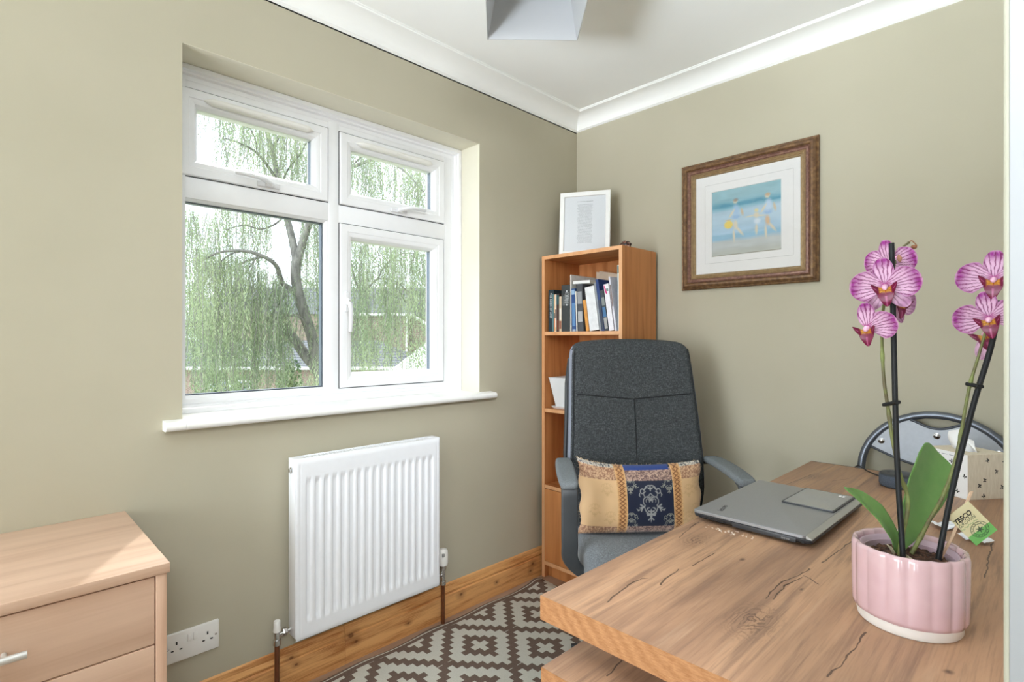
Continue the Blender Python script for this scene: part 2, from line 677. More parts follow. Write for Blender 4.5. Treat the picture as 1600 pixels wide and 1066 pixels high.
FB = -0.215
bm = bmesh.new()
mitre(bm, (WY0, WY1, 0.938, WZ1), [(0, FB), (0, XF + 0.020), (0.004, XF + 0.024), (0.018, XF + 0.024), (0.022, XF + 0.014), (0.028, XF + 0.012), (0.031, XF + 0.001), (0.0445, XF), (0.0455, XF - 0.006), (0.0455, FB)], wyz)
# fixed bars: outer returns, mullion, transom
for lo, hi in (((FB, 1.520, 0.978), (XF - 0.001, 1.566, 2.018)),
               ((FB, 0.962, 0.978), (XF + 0.001, 1.005, 2.018)),
               ((FB, 0.474, 1.634), (XF, 0.964, 1.703)),
               ((FB, 1.003, 1.634), (XF, 1.525, 1.703)),
               ((FB, 0.474, 1.991), (XF - 0.001, 1.525, 2.016)),
               ((FB, 0.474, 0.975), (XF - 0.001, 1.525, 0.985))):
    box(bm, lo, hi, 0.003, 2)
bm_obj('window_frame', bm, M_UPVC, win, smooth=30)

# window board
bm = bmesh.new()
prof = [(-0.20, 0.912), (0.035, 0.912)]
for k in range(9):
    a = math.radians(-90 + 180 * k / 8)
    prof.append((0.035 + 0.0135 * math.cos(a), 0.9255 + 0.0135 * math.sin(a)))
prof += [(-0.20, 0.9415)]
loft(bm, [[(0.0005, y, z) if x < 0 else (x, y, z) for x, z in prof] for y in (0.384, WY0)])
loft(bm, [[(x, y, z) for x, z in prof] for y in (WY0 + 0.0005, WY1 - 0.0005)])
loft(bm, [[(0.0005, y, z) if x < 0 else (x, y, z) for x, z in prof] for y in (WY1, 1.672)])
bm_obj('window_sill', bm, M_WHITE, win, smooth=30)

SASHP = [(0, -0.20), (0, XF + 0.004), (0.003, XF + 0.008), (0.028, XF + 0.008), (0.031, XF + 0.006), (0.033, XF + 0.006),
         (0.046, XF + 0.001), (0.056, XF - 0.014), (0.056, -0.20)]


def pane(parent, y0, y1, z0, z1):
    """glass unit and its spacer bar"""
    bm = bmesh.new()
    mitre(bm, (y0, y1, z0, z1), [(-0.003, -0.171), (0.004, -0.171), (0.004, -0.193), (-0.003, -0.193)], wyz)
    bm_obj('glazing_spacer', bm, M_SPACER, parent)
    box_obj('window_pane', (-0.170, y0 - 0.002, z0 - 0.002), (-0.167, y1 + 0.002, z1 + 0.002), M_GLASS, parent)


def sash(y0, y1, z0, z1):
    g = 0.0032
    bm = bmesh.new()
    mitre(bm, (y0 + g, y1 - g, z0 + g, z1 - g), SASHP, wyz)
    s = bm_obj('window_sash', bm, M_UPVC, win, smooth=25)
    bm = bmesh.new()
    mitre(bm, (y0 - 0.001, y1 + 0.001, z0 - 0.001, z1 + 0.001), [(0, -0.2), (0, XF - 0.003), (0.008, XF - 0.003), (0.008, -0.2)], wyz)
    bm_obj('gasket', bm, M_GASKET, s)
    pane(s, y0 + 0.056, y1 - 0.056, z0 + 0.047, z1 - 0.054)
    return s


s1 = sash(0.455, 0.962, 1.703, 1.991)
s2 = sash(1.006, 1.520, 1.703, 1.991)
s3 = sash(1.006, 1.516, 0.985, 1.634)
bm = bmesh.new()
mitre(bm, (0.455, 0.964, 0.980, 1.640), [(0, -0.2), (0, XF - 0.003), (0.006, XF - 0.004), (0.014, XF - 0.014), (0.014, -0.2)], wyz)
fx = bm_obj('glazing_bead', bm, M_UPVC, win, smooth=25)
pane(fx, 0.469, 0.950, 0.994, 1.626)

for s, y0, y1 in ((s1, 0.530, 0.900), (s2, 1.075, 1.450)):
    bm = bmesh.new()
    rings = []
    L = y1 - y0
    for k in range(17):
        u = k / 16
        e = min(1.0, math.sin(math.pi * min(max(u, 0.0), 1.0)) * 6) * 0.999 + 0.001
        e = math.sqrt(max(0.02, min(1, min(u, 1 - u) * 22)))
        ring = []
        for q in range(9):
            a = math.pi * q / 8
            ring.append((XF + 0.008 + 0.021 * math.sin(a) * e, y0 + L * u, 1.9590 + 0.0125 * math.cos(a) * e))
        rings.append(ring)
    loft(bm, rings)
    v = bm_obj('trickle_vent', bm, M_PLASTIC_W, s, smooth=50)
    box_obj('vent_lever', (XF + 0.027, (y0 + y1) / 2 - 0.008, 1.955), (XF + 0.031, (y0 + y1) / 2 + 0.008, 1.962), M_PLASTIC_W, v, 0.001)


def win_handle(parent, y, z, vertical, flip=1):
    """base plate with a cranked lever"""
    x = XF + 0.008
    bm = bmesh.new()
    if vertical:
        box(bm, (x, y - 0.009, z - 0.040), (x + 0.008, y + 0.009, z + 0.040), 0.004, 3)
        box(bm, (x + 0.006, y - 0.009, z - 0.014), (x + 0.026, y + 0.009, z + 0.014), 0.006, 3)
    else:
        box(bm, (x, y - 0.040, z - 0.009), (x + 0.008, y + 0.040, z + 0.009), 0.004, 3)
        box(bm, (x + 0.006, y - 0.014, z - 0.009), (x + 0.026, y + 0.014, z + 0.009), 0.006, 3)
    h = bm_obj('window_handle', bm, M_HANDLE, parent, smooth=40)
    bm = bmesh.new()
    if vertical:
        pts = [(x + 0.020, y, z), (x + 0.030, y, z - 0.014), (x + 0.036, y, z - 0.04), (x + 0.036, y, z - 0.08), (x + 0.031, y, z - 0.118)]
    else:
        pts = [(x + 0.020, y, z), (x + 0.030, y - flip * 0.014, z + 0.004), (x + 0.038, y - flip * 0.04, z + 0.010), (x + 0.038, y - flip * 0.08, z + 0.013), (x + 0.032, y - flip * 0.118, z + 0.014)]
    tube(bm, smooth_path(pts, 5), [0.0105 - 0.003 * k / 20 for k in range(21)], 10, flat=0.75)
    bm_obj('lever', bm, M_HANDLE, h, smooth=60)
    bm = bmesh.new()
    lathe(bm, [(0.0045, x + 0.0262), (0.0045, x + 0.0285), (0.002, x + 0.0288)], (0, y, z), 12, axis='x')
    bm_obj('lock', bm, M_CHROME, h)


win_handle(s1, 0.735, 1.722, False, 1)
win_handle(s2, 1.270, 1.722, False, -1)
win_handle(s3, 1.034, 1.325, True)

# ------------------------------------------------------------------ radiator
RY0, RY1, RZ0, RZ1, RX = 0.735, 1.318, 0.193, 0.783, 0.090
rad = thing('radiator', 'white ribbed panel radiator on the wall under the window', 'radiator', (0.06, (RY0 + RY1) / 2, RZ0))
nu, nv = 17 * 14 + 1, 64
yy = np.linspace(0, 1, nu)[:, None] * np.ones((1, nv))
zz = np.linspace(0, 1, nv)[None, :] * np.ones((nu, 1))
Y = RY0 + 0.002 + (RY1 - RY0 - 0.004) * yy
Z = RZ0 + (RZ1 - RZ0) * zz
u = (Y - (RY0 + 0.030)) / (RY1 - RY0 - 0.058) * 17
inside = (u > 0) & (u < 17)
ph = u - np.floor(u)
groove = np.clip((np.abs(ph - 0.5) - 0.20) / 0.14, 0, 1)
groove = groove * groove * (3 - 2 * groove)
zt = np.clip(np.minimum(Z - (RZ0 + 0.052), (RZ1 - 0.062) - Z) / 0.022, 0, 1)
zt = zt * zt * (3 - 2 * zt)
X = RX - 0.0075 * np.where(inside, 1 - groove, 0) * zt + 0.0
X = np.where(inside, RX - 0.0075 * (1 - groove) * zt, RX)
ed = np.minimum(np.minimum(Y - RY0, RY1 - Y), np.minimum(Z - RZ0, RZ1 - Z))
X = X - 0.004 * np.clip(1 - ed / 0.006, 0, 1) ** 2
X = X - 0.0012 * np.exp(-((ed - 0.016) / 0.0018) ** 2)
P = np.stack([X, Y, Z], -1)
painted('front_panel', P, np.ones(P.shape), M_RADIATOR, rad)
bm = bmesh.new()
box(bm, (RX - 0.045, RY0 + 0.012, RZ0 + 0.004), (RX - 0.0085, RY1 - 0.012, RZ1 - 0.012), 0.002)
bm_obj('back_panel', bm, M_RADIATOR, rad, smooth=35)
for y0, y1 in ((RY0, RY0 + 0.0035), (RY1 - 0.0035, RY1)):
    bm = bmesh.new()
    box(bm, (0.034, y0, RZ0 + 0.010), (RX - 0.003, y1, RZ1 + 0.001), 0.0015)
    sp = bm_obj('side_panel', bm, M_RADIATOR, rad, smooth=35)
bm = bmesh.new()
lathe(bm, [(0.010, RY0 - 0.0005), (0.010, RY0 - 0.004), (0.007, RY0 - 0.005), (0.007, RY0 - 0.009), (0.001, RY0 - 0.0092)], (0.060, 0, RZ1 - 0.035), 14, axis='y')
bm_obj('air_vent_plug', bm, M_CHROME, rad, smooth=30)
bm = bmesh.new()
box(bm, (0.034, RY0, RZ1 - 0.002), (0.040, RY1, RZ1 + 0.003), 0.001)
box(bm, (RX - 0.012, RY0, RZ1 - 0.004), (RX - 0.004, RY1, RZ1 + 0.003), 0.001)
for k in range(44):
    y = RY0 + 0.010 + k * (RY1 - RY0 - 0.020) / 43
    box(bm, (0.040, y - 0.0022, RZ1 - 0.002), (RX - 0.012, y + 0.0022, RZ1 + 0.0015))
for y0 in (RY0, RY1 - 0.03):
    box(bm, (0.038, y0, RZ1 - 0.001), (RX - 0.008, y0 + 0.03, RZ1 + 0.0035), 0.001)
bm_obj('top_grille', bm, M_RADIATOR, rad, smooth=35)
for y in (RY0 + 0.10, RY1 - 0.10):
    box_obj('wall_bracket', (0.002, y, RZ0 + 0.08), (0.046, y + 0.03, RZ1 - 0.06), M_RADIATOR, rad)

# lockshield valve on the left
VX, VY = 0.044, 0.694
bm = bmesh.new()
lathe(bm, [(0.012, 0.186), (0.012, 0.203), (0.009, 0.204), (0.009, 0.238), (0.007, 0.24)], (VX, VY, 0), 14)
tube(bm, [(VX, VY, 0.214), (VX, RY0 + 0.012, 0.222)], 0.007, 12)
lathe(bm, [(0.012, 0.712), (0.013, 0.714), (0.013, 0.724), (0.011, 0.726)], (VX, 0, 0.2205), 6, axis='y')
lv = bm_obj('lockshield_valve', bm, M_CHROME, rad, smooth=30)
bm = bmesh.new()
lathe(bm, [(0.012, 0.229), (0.0125, 0.231), (0.0105, 0.246), (0.0105, 0.262), (0.009, 0.264)], (VX, VY, 0), 16)
bm_obj('valve_cap', bm, M_PLASTIC_W, lv, smooth=40)
bm = bmesh.new()
tube(bm, [(VX, VY, 0.19), (VX, VY, 0.0)], 0.0078, 14)
bm_obj('pipe', bm, M_PIPE, rad, smooth=60)
# thermostatic valve on the right
VX, VY2 = 0.047, 1.366
bm = bmesh.new()
lathe(bm, [(0.012, 0.168), (0.012, 0.184), (0.009, 0.186), (0.010, 0.226), (0.013, 0.232), (0.013, 0.246), (0.01, 0.248)], (VX, VY2, 0), 14)
tube(bm, [(VX, VY2, 0.205), (VX, RY1 - 0.008, 0.212)], 0.007, 12)
tv = bm_obj('thermostatic_valve', bm, M_CHROME, rad, smooth=30)
bm = bmesh.new()
lathe(bm, [(0.012, 0.246), (0.018, 0.249), (0.021, 0.262), (0.021, 0.292), (0.019, 0.306), (0.015, 0.314), (0.006, 0.317)], (VX, VY2, 0), 22,
      mod=lambda a, h: 1 + 0.025 * math.cos(11 * a))
hd = bm_obj('valve_head', bm, M_PLASTIC_W, tv, smooth=50)
box_obj('dial_mark', (VX + 0.013, VY2 - 0.017, 0.288), (VX + 0.0205, VY2 - 0.006, 0.302), plain('grey_print', rgb(150, 150, 150), 0.5), hd, 0.002)
bm = bmesh.new()
tube(bm, [(VX, VY2, 0.172), (VX, VY2, 0.0)], 0.0078, 14)
bm_obj('pipe', bm, M_PIPE, rad, smooth=60)

# ------------------------------------------------------------------ double socket
so = thing('wall_socket', 'white double wall socket low on the window wall beside the chest of drawers', 'socket', (0, 0.459, 0.228))
box_obj('face_plate', (0.0005, 0.386, 0.230), (0.0095, 0.532, 0.316), M_PLASTIC_W, so, 0.0025, 3)
for yc in (0.425, 0.493):
    pass
for yc in (0.418, 0.500):
    box_obj('pin_hole', (0.0092, yc - 0.002, 0.281), (0.0099, yc + 0.002, 0.290), M_DARKHOLE, so)
    box_obj('pin_hole', (0.0092, yc - 0.0145, 0.2635), (0.0099, yc - 0.0075, 0.2675), M_DARKHOLE, so)
    box_obj('pin_hole', (0.0092, yc + 0.0075, 0.2635), (0.0099, yc + 0.0145, 0.2675), M_DARKHOLE, so)
for yc in (0.4515, 0.4665):
    bm = bmesh.new()
    box(bm, (0.0095, yc - 0.005, 0.280), (0.0120, yc + 0.005, 0.302), 0.001)
    sw = bm_obj('rocker_switch', bm, M_PLASTIC_W, so, smooth=35)
for yc in (0.396, 0.523):
    bm = bmesh.new()
    lathe(bm, [(0.0032, 0.0094), (0.0032, 0.0103), (0.001, 0.0105)], (0, yc, 0.274), 12, axis='x')
    bm_obj('screw', bm, M_CHROME, so)

# ------------------------------------------------------------------ rug
RUGN = 7
t = NT('woven_rug')
ps = t.n('NewGeometry').outputs['Position']
sx = t.n('SeparateXYZ')
t.l(ps, sx.inputs[0])
cx_, cy_ = 0.190 / RUGN, 0.1665 / RUGN


def cell(s, o, c, snap=True):
    q = t.math('DIVIDE', t.math('SUBTRACT', s, o), c)
    if snap:
        q = t.math('ROUND', q)
    q = t.math('FLOORED_MODULO', t.math('ADD', q, RUGN), 2 * RUGN)
    return t.math('ABSOLUTE', t.math('SUBTRACT', q, RUGN))


k = t.math('ADD', cell(sx.outputs[0], 0.268, cx_, False), cell(sx.outputs[1], 1.372, cy_))
k = t.math('MINIMUM', k, t.math('SUBTRACT', 2.0 * RUGN, k))
l1 = t.math('LESS_THAN', k, 1.5)
l2 = t.math('MULTIPLY', t.math('GREATER_THAN', k, 3.5), t.math('LESS_THAN', k, 6.05))
lit = t.math('ADD', l1, l2, clamp=True)
lit = t.math('MULTIPLY', lit, t.math('GREATER_THAN', sx.outputs[0], 0.078))
edge = t.math('MULTIPLY', t.math('GREATER_THAN', sx.outputs[0], 0.057), t.math('LESS_THAN', sx.outputs[0], 0.0615))
lit = t.math('ADD', lit, edge, clamp=True)
weave = t.n('TexWave', wave_type='BANDS', bands_direction='DIAGONAL')
t.l(t.pos(), weave.inputs[0])
weave.inputs['Scale'].default_value = 120
nz = t.noise(t.pos(), 220, 2)
dk = t.mix(nz, rgb(98, 82, 73), rgb(122, 104, 94))
lt = t.mix(nz, rgb(186, 184, 174), rgb(210, 208, 198))
t.bsdf(t.mix(lit, dk, lt), 0.9, spec=0.15, bump=t.math('ADD', weave.outputs[1], t.math('MULTIPLY', lit, 0.6)), bump_strength=0.35, bump_dist=0.0015)
M_RUG = t.m
nu, nv = 60, 160
P = np.zeros((nu, nv, 3))
ru, rv = np.meshgrid(np.linspace(0, 1, nu), np.linspace(0, 1, nv), indexing='ij')
P[..., 0] = 0.0500 + ru * 1.25 + 0.003 * np.sin(rv * 17) * (1 - ru)
P[..., 1] = 0.30 + rv * 1.66
P[..., 2] = 0.004 + 0.007 * np.exp(-ru * 22) * (0.5 + 0.5 * np.sin(rv * 34)) + 0.010 * np.exp(-((rv - 0.975) / 0.02) ** 2) * np.exp(-ru * 5)
top = P.reshape(-1, 3)
bm = bmesh.new()
vs = [bm.verts.new(p) for p in top]
for i in range(nu - 1):
    for j in range(nv - 1):
        bm.faces.new((vs[i * nv + j], vs[(i + 1) * nv + j], vs[(i + 1) * nv + j + 1], vs[i * nv + j + 1]))
r = bmesh.ops.extrude_face_region(bm, geom=bm.faces[:])
for v in [g for g in r['geom'] if isinstance(g, bmesh.types.BMVert)]:
    v.co.z -= 0.0035
tag(bm_obj('rug', bm, M_RUG, smooth=40), 'brown and cream flatweave rug with stepped diamonds on the floor', 'rug')

# ------------------------------------------------------------------ chest of drawers
ch = thing('chest_of_drawers', 'pale beech chest of drawers against the wall left of the socket', 'chest of drawers', (0.25, -0.115, 0))
CY0, CY1 = -0.525, 0.290
bm = bmesh.new()
box(bm, (0.001, CY0 - 0.005, 0.679), (0.491, CY1 + 0.005, 0.700), 0.0012)
bm_obj('top_board', bm, M_BEECH, ch, smooth=35)
for y0, y1 in ((CY0, CY0 + 0.02), (CY1 - 0.02, CY1)):
    bm = bmesh.new()
    box(bm, (0.022, y0, 0.0), (0.487, y1, 0.6785), 0.001)
    bm_obj('side_board', bm, M_BEECH_V, ch, smooth=35)
box_obj('back_board', (0.024, CY0 + 0.02, 0.05), (0.03, CY1 - 0.02, 0.678), M_BEECH, ch)
bm = bmesh.new()
box(bm, (0.45, CY0 + 0.02, 0.0), (0.478, CY1 - 0.02, 0.060))
bm_obj('plinth', bm, M_BEECH, ch)
bm = bmesh.new()
box(bm, (0.03, CY0 + 0.02, 0.061), (0.464, CY1 - 0.02, 0.66))
bm_obj('carcass', bm, plain('dark_gap', rgb(92, 66, 46), 0.8), ch)
zt = [0.6765, 0.5325, 0.377, 0.2215, 0.066]
for a, b in zip(zt[:-1], zt[1:]):
    bm = bmesh.new()
    box(bm, (0.4675, CY0 + 0.0222, b + 0.0022), (0.486, CY1 - 0.0222, a - 0.0012), 0.0008)
    dr = bm_obj('drawer', bm, M_BEECH, ch, smooth=35)
    hz = (a + b) / 2 + 0.002
    bm = bmesh.new()
    tube(bm, [(0.512, -0.286, hz), (0.512, 0.066, hz)], 0.0066, 14)
    for y in (-0.256, 0.036):
        tube(bm, [(0.485, y, hz), (0.512, y, hz)], 0.0045, 10)
    bm_obj('handle', bm, M_SATIN, dr, smooth=50)

# ------------------------------------------------------------------ bookcase
BX0, BX1, BY0, BY1, BH = 0.022, 0.492, 2.000, 2.284, 1.590
bc = thing('bookcase', 'tall cherry-coloured bookcase with open shelves standing in the corner behind the office chair', 'bookcase', ((BX0 + BX1) / 2, (BY0 + BY1) / 2, 0))
for x0, x1 in ((BX0, BX0 + 0.017), (BX1 - 0.017, BX1)):
    box_obj('side_board', (x0, BY0 + 0.0012, 0), (x1, BY1, BH - 0.0), M_TEAK, bc)
    box_obj('edge_band', (x0, BY0, 0), (x1, BY0 + 0.0012, BH), M_TEAK_EDGE, bc)
IX0, IX1 = BX0 + 0.0172, BX1 - 0.0172
box_obj('top_board', (IX0, BY0 + 0.0012, BH - 0.017), (IX1, BY1, BH), M_TEAK_H, bc)
box_obj('edge_band', (IX0, BY0, BH - 0.017), (IX1, BY0 + 0.0012, BH), M_TEAK_EDGE, bc)
for z in (1.215, 0.836, 0.458):
    box_obj('shelf', (IX0, BY0 + 0.0032, z - 0.017), (IX1, BY1 - 0.006, z), M_TEAK_H, bc)
    box_obj('edge_band', (IX0, BY0 + 0.002, z - 0.017), (IX1, BY0 + 0.0032, z), M_TEAK_EDGE, bc)
box_obj('back_board', (IX0, BY1 - 0.005, 0.03), (IX1, BY1 - 0.001, BH - 0.017), M_TEAK, bc)
bm = bmesh.new()
box(bm, (BX0 + 0.019, BY0 - 0.0005, 0.083), (BX1 - 0.019, BY0 + 0.016, 0.4385), 0.001)
dr = bm_obj('door', bm, M_TEAK, bc, smooth=35)
bm = bmesh.new()
lathe(bm, [(0.004, -0.001), (0.004, -0.010), (0.010, -0.014), (0.010, -0.020), (0.003, -0.022)], (BX1 - 0.05, BY0, 0.36), 16, axis='y')
bm_obj('knob', bm, M_TEAK_EDGE, dr, smooth=50)
box_obj('bottom_board', (IX0, BY0 + 0.001, 0.062), (IX1, BY1 - 0.006, 0.080), M_TEAK_EDGE, bc)
box_obj('plinth', (IX0, BY0 + 0.03, 0), (IX1, BY0 + 0.045, 0.061), M_TEAK, bc)
for z in (1.17,):
    for y in (2.05, 2.24):
        bm = bmesh.new()
        lathe(bm, [(0.0035, 0.0), (0.0035, 0.0012), (0.001, 0.0014)], (BX1, y, z), 10, axis='x')
        bm_obj('screw_cap', bm, M_TEAK_EDGE, bc)

# books
M_PAGES = plain('book_pages', rgb(226, 220, 206), 0.9, var=0.05, vscale=200)
SH = 1.2153


def book(x0, x1, h, depth, col, label, lean=0.0, y0=None, group='books on the top shelf', z0=SH, marks=None, rough=0.45, floppy=False):
    y0 = BY0 + 0.012 if y0 is None else y0
    th = x1 - x0
    cv = min(0.0022, th * 0.22)
    m = plain('cover_' + label.split()[0], rgb(*col), rough, var=0.08, vscale=60)
    bm = bmesh.new()
    box(bm, (x0, y0, z0), (x0 + cv, y0 + depth, z0 + h))
    box(bm, (x1 - cv, y0, z0), (x1, y0 + depth, z0 + h))
    box(bm, (x0 + cv, y0, z0), (x1 - cv, y0 + cv, z0 + h))
    o = tag(bm_obj('book', bm, m), label, 'book', group)
    box_obj('pages', (x0 + cv, y0 + cv, z0 + 0.0025), (x1 - cv, y0 + depth - 0.004, z0 + h - 0.0025), M_PAGES, o)
    for (za, zb, c) in (marks or []):
        box_obj('spine_print', (x0 + th * 0.12, y0 - 0.0005, z0 + za * h), (x1 - th * 0.12, y0 + 0.0002, z0 + zb * h), plain('print', rgb(*c), 0.5), o)
    if lean:
        # it leans about its lower edge
        a = math.radians(lean)
        w = th / 2
        o.rotation_euler = (0, -a, 0)
        o.location = o.location + Vector((-(w) * (1 - math.cos(a)), 0, w * math.sin(a)))
    return o


b = book(0.056, 0.090, 0.206, 0.16, (38, 52, 60), 'dark slate hardback with white lettering down its spine, leftmost on the top shelf')
text_obj('spine_title', 'THE BOOK OF LOST', 0.0155, frame_matrix((0.0705, BY0 + 0.0113, SH + 0.128), (0, 0, -1), (1, 0, 0)), plain('white_print', rgb(225, 228, 230), 0.6), b, xscale=0.88)
box_obj('spine_strip', (0.081, BY0 + 0.0113, SH + 0.002), (0.0895, BY0 + 0.0122, SH + 0.185), plain('teal_print', rgb(92, 128, 134), 0.5), b)
book(0.0915, 0.098, 0.182, 0.13, (224, 184, 142), 'thin peach paperback right of the slate hardback', marks=[(0.02, 0.35, (214, 130, 84)), (0.36, 0.5, (90, 84, 84))])
book(0.0985, 0.106, 0.182, 0.13, (226, 214, 200), 'thin cream paperback third from the left of the row', marks=[(0.36, 0.60, (70, 64, 74)), (0.02, 0.12, (196, 190, 140))])
book(0.1065, 0.124, 0.184, 0.13, (70, 52, 50), 'dark brown paperback with a teal top next to a cream one', marks=[(0.72, 0.97, (48, 86, 92)), (0.05, 0.3, (116, 66, 50))])
book(0.1245, 0.139, 0.170, 0.13, (206, 186, 158), 'short beige paperback left of the widest dark grey book', marks=[(0.08, 0.3, (150, 90, 70)), (0.34, 0.66, (232, 226, 214))])
b = book(0.1395, 0.190, 0.224, 0.17, (58, 62, 64), 'widest dark grey book with pale scrawl on its upper spine', marks=[(0.56, 0.76, (92, 96, 98))])
bm = bmesh.new()
rr = random.Random(3)
for k in range(11):
    z = SH + 0.140 + k * 0.0045
    tube(bm, [(0.162 + rr.uniform(-.004, .004), BY0 + 0.0108, z), (0.174, BY0 + 0.0106, z + rr.uniform(-.002, .002)), (0.184 + rr.uniform(-.003, .003), BY0 + 0.0108, z)], 0.0008, 5)
for z in (0.194, 0.128):
    lathe(bm, [(0.0042, BY0 + 0.0118), (0.0042, BY0 + 0.0108), (0.001, BY0 + 0.0106)], (0.172, 0, SH + z), 10, axis='y')
bm_obj('spine_scrawl', bm, plain('pale_print', rgb(206, 210, 212), 0.6), b)
book(0.1925, 0.2005, 0.270, 0.20, (206, 204, 200), 'tall thin pale magazine standing above the others', marks=[(0.1, 0.7, (186, 184, 182))])
book(0.2050, 0.2285, 0.203, 0.15, (44, 78, 132), 'blue paperback with a light blue spine title', 2.0, marks=[(0.86, 0.97, (150, 178, 206)), (0.12, 0.66, (96, 138, 184)), (0.0, 0.05, (170, 186, 200))])
book(0.2300, 0.236, 0.190, 0.15, (214, 212, 204), 'slim white paperback between the blue and charcoal books', 2.0)
book(0.2385, 0.272, 0.222, 0.16, (72, 74, 80), 'charcoal book with two white spine titles, under the book lying flat', 2.0, marks=[(0.58, 0.84, (150, 152, 156)), (0.20, 0.42, (176, 176, 178))])
book(0.2880, 0.304, 0.146, 0.13, (214, 148, 70), 'short orange book leaning left', 8.0)
book(0.3090, 0.362, 0.205, 0.15, (222, 222, 224), 'thick white box file leaning left beside the orange book', 8.5)
book(0.3655, 0.374, 0.222, 0.17, (140, 144, 150), 'thin grey book leaning against the thick white one', 8.5)
book(0.3760, 0.3905, 0.238, 0.17, (30, 56, 112), 'tall navy blue book leaning left', 8.5, marks=[(0.02, 0.6, (60, 66, 78))])
book(0.3925, 0.413, 0.186, 0.15, (52, 60, 68), 'dark paperback with blue and silver bands on its spine', 8.5, marks=[(0.62, 0.82, (126, 132, 130)), (0.34, 0.58, (66, 112, 158)), (0.05, 0.32, (160, 158, 156))])
b = book(0.4165, 0.442, 0.212, 0.16, (228, 224, 230), 'white paperback with a pink flash at the top of its spine', 8.5, marks=[(0.84, 0.90, (120, 140, 132))])
bm = bmesh.new()
loft(bm, [[(0.4175, y, SH + 0.206), (0.4215, y, SH + 0.206), (0.4300, y, SH + 0.172), (0.4270, y, SH + 0.165), (0.4210, y, SH + 0.175)] for y in (BY0 + 0.0113, BY0 + 0.0121)])
bm_obj('pink_flash', bm, plain('pink_print', rgb(216, 34, 128), 0.5), b)
book(0.4480, 0.4565, 0.245, 0.18, (214, 212, 222), 'pale lilac folder leaning left near the right end', 8.5, marks=[(0.45, 0.85, (120, 104, 102))])
book(0.4640, 0.4725, 0.290, 0.18, (196, 216, 222), 'tall white and teal folder hard against the right side', 1.0, marks=[(0.88, 0.99, (60, 128, 128))])
# a pale book lying flat, spine out, on the charcoal and blue ones; the papers behind
bm = bmesh.new()
box(bm, (0.206, BY0 + 0.016, 1.4395), (0.306, BY0 + 0.165, 1.4415))
box(bm, (0.206, BY0 + 0.016, 1.4515), (0.306, BY0 + 0.165, 1.4535))
box(bm, (0.206, BY0 + 0.016, 1.4415), (0.306, BY0 + 0.018, 1.4515))
o = tag(bm_obj('book', bm, plain('cover_white', rgb(230, 230, 228), 0.5)), 'white book lying flat on top of the charcoal one', 'book', 'books on the top shelf')
box_obj('pages', (0.208, BY0 + 0.018, 1.4416), (0.304, BY0 + 0.160, 1.4514), M_PAGES, o)
o.rotation_euler = (0, math.radians(1.5), 0)
bm = bmesh.new()
for k, (dy, dz) in enumerate(((0, 0), (0.004, -0.006), (0.008, 0.004))):
    loft(bm, [[(0.196, y, SH + 0.002), (0.440, y, SH + 0.002), (0.440, y, SH + 0.245 + dz), (0.30, y, SH + 0.283 + dz), (0.204 + k * 0.006, y, SH + 0.300 + dz)] for y in (BY0 + 0.205 + dy, BY0 + 0.207 + dy)])
tag(bm_obj('document_folder', bm, plain('worn_card', rgb(206, 186, 164), 0.8, var=0.12, vscale=18)), 'worn cream card folder upright behind the books on the top shelf', 'folder')

# planter on the middle shelf
bm = bmesh.new()


def sq(w, cx, cy, z, r=0.006):
    return [(x, y, z) for x, y in rrect(w, w, r, 3, cx, cy)]


pcx, pcy = 0.125, 2.092
loft(bm, [sq(0.102, pcx, pcy, 0.8468), sq(0.150, pcx, pcy, 0.985), sq(0.154, pcx, pcy, 0.987), sq(0.154, pcx, pcy, 0.990), sq(0.142, pcx, pcy, 0.990), sq(0.136, pcx, pcy, 0.975), sq(0.094, pcx, pcy, 0.856)])
pl = tag(bm_obj('planter', bm, plain('white_glaze', rgb(232, 234, 236), 0.25, var=0.01), smooth=35), 'white tapered square planter on the shelf behind the office chair', 'planter')
bm = bmesh.new()
loft(bm, [sq(0.118, pcx, pcy, 0.8365), sq(0.132, pcx, pcy, 0.846), sq(0.132, pcx, pcy, 0.8485), sq(0.124, pcx, pcy, 0.8485), sq(0.110, pcx, pcy, 0.8425)])
bm_obj('saucer', bm, plain('white_glaze_saucer', rgb(236, 236, 236), 0.25, var=0.01), pl, smooth=35)

# framed verse on top of the bookcase
fd = Vector((0.24, 0.132, 0)).normalized()
fnrm = Vector((fd.y, -fd.x, 0))
tilt = math.radians(7)
fup = (Vector((0, 0, 1)) * math.cos(tilt) - fnrm * math.sin(tilt)).normalized()
fn2 = fd.cross(fup)
fo = Vector((0.083, 2.060, 1.5925))
FW, FH = 0.250, 0.322


def f3(a, b, h):
    return fo + fd * a + fup * b + fn2 * h


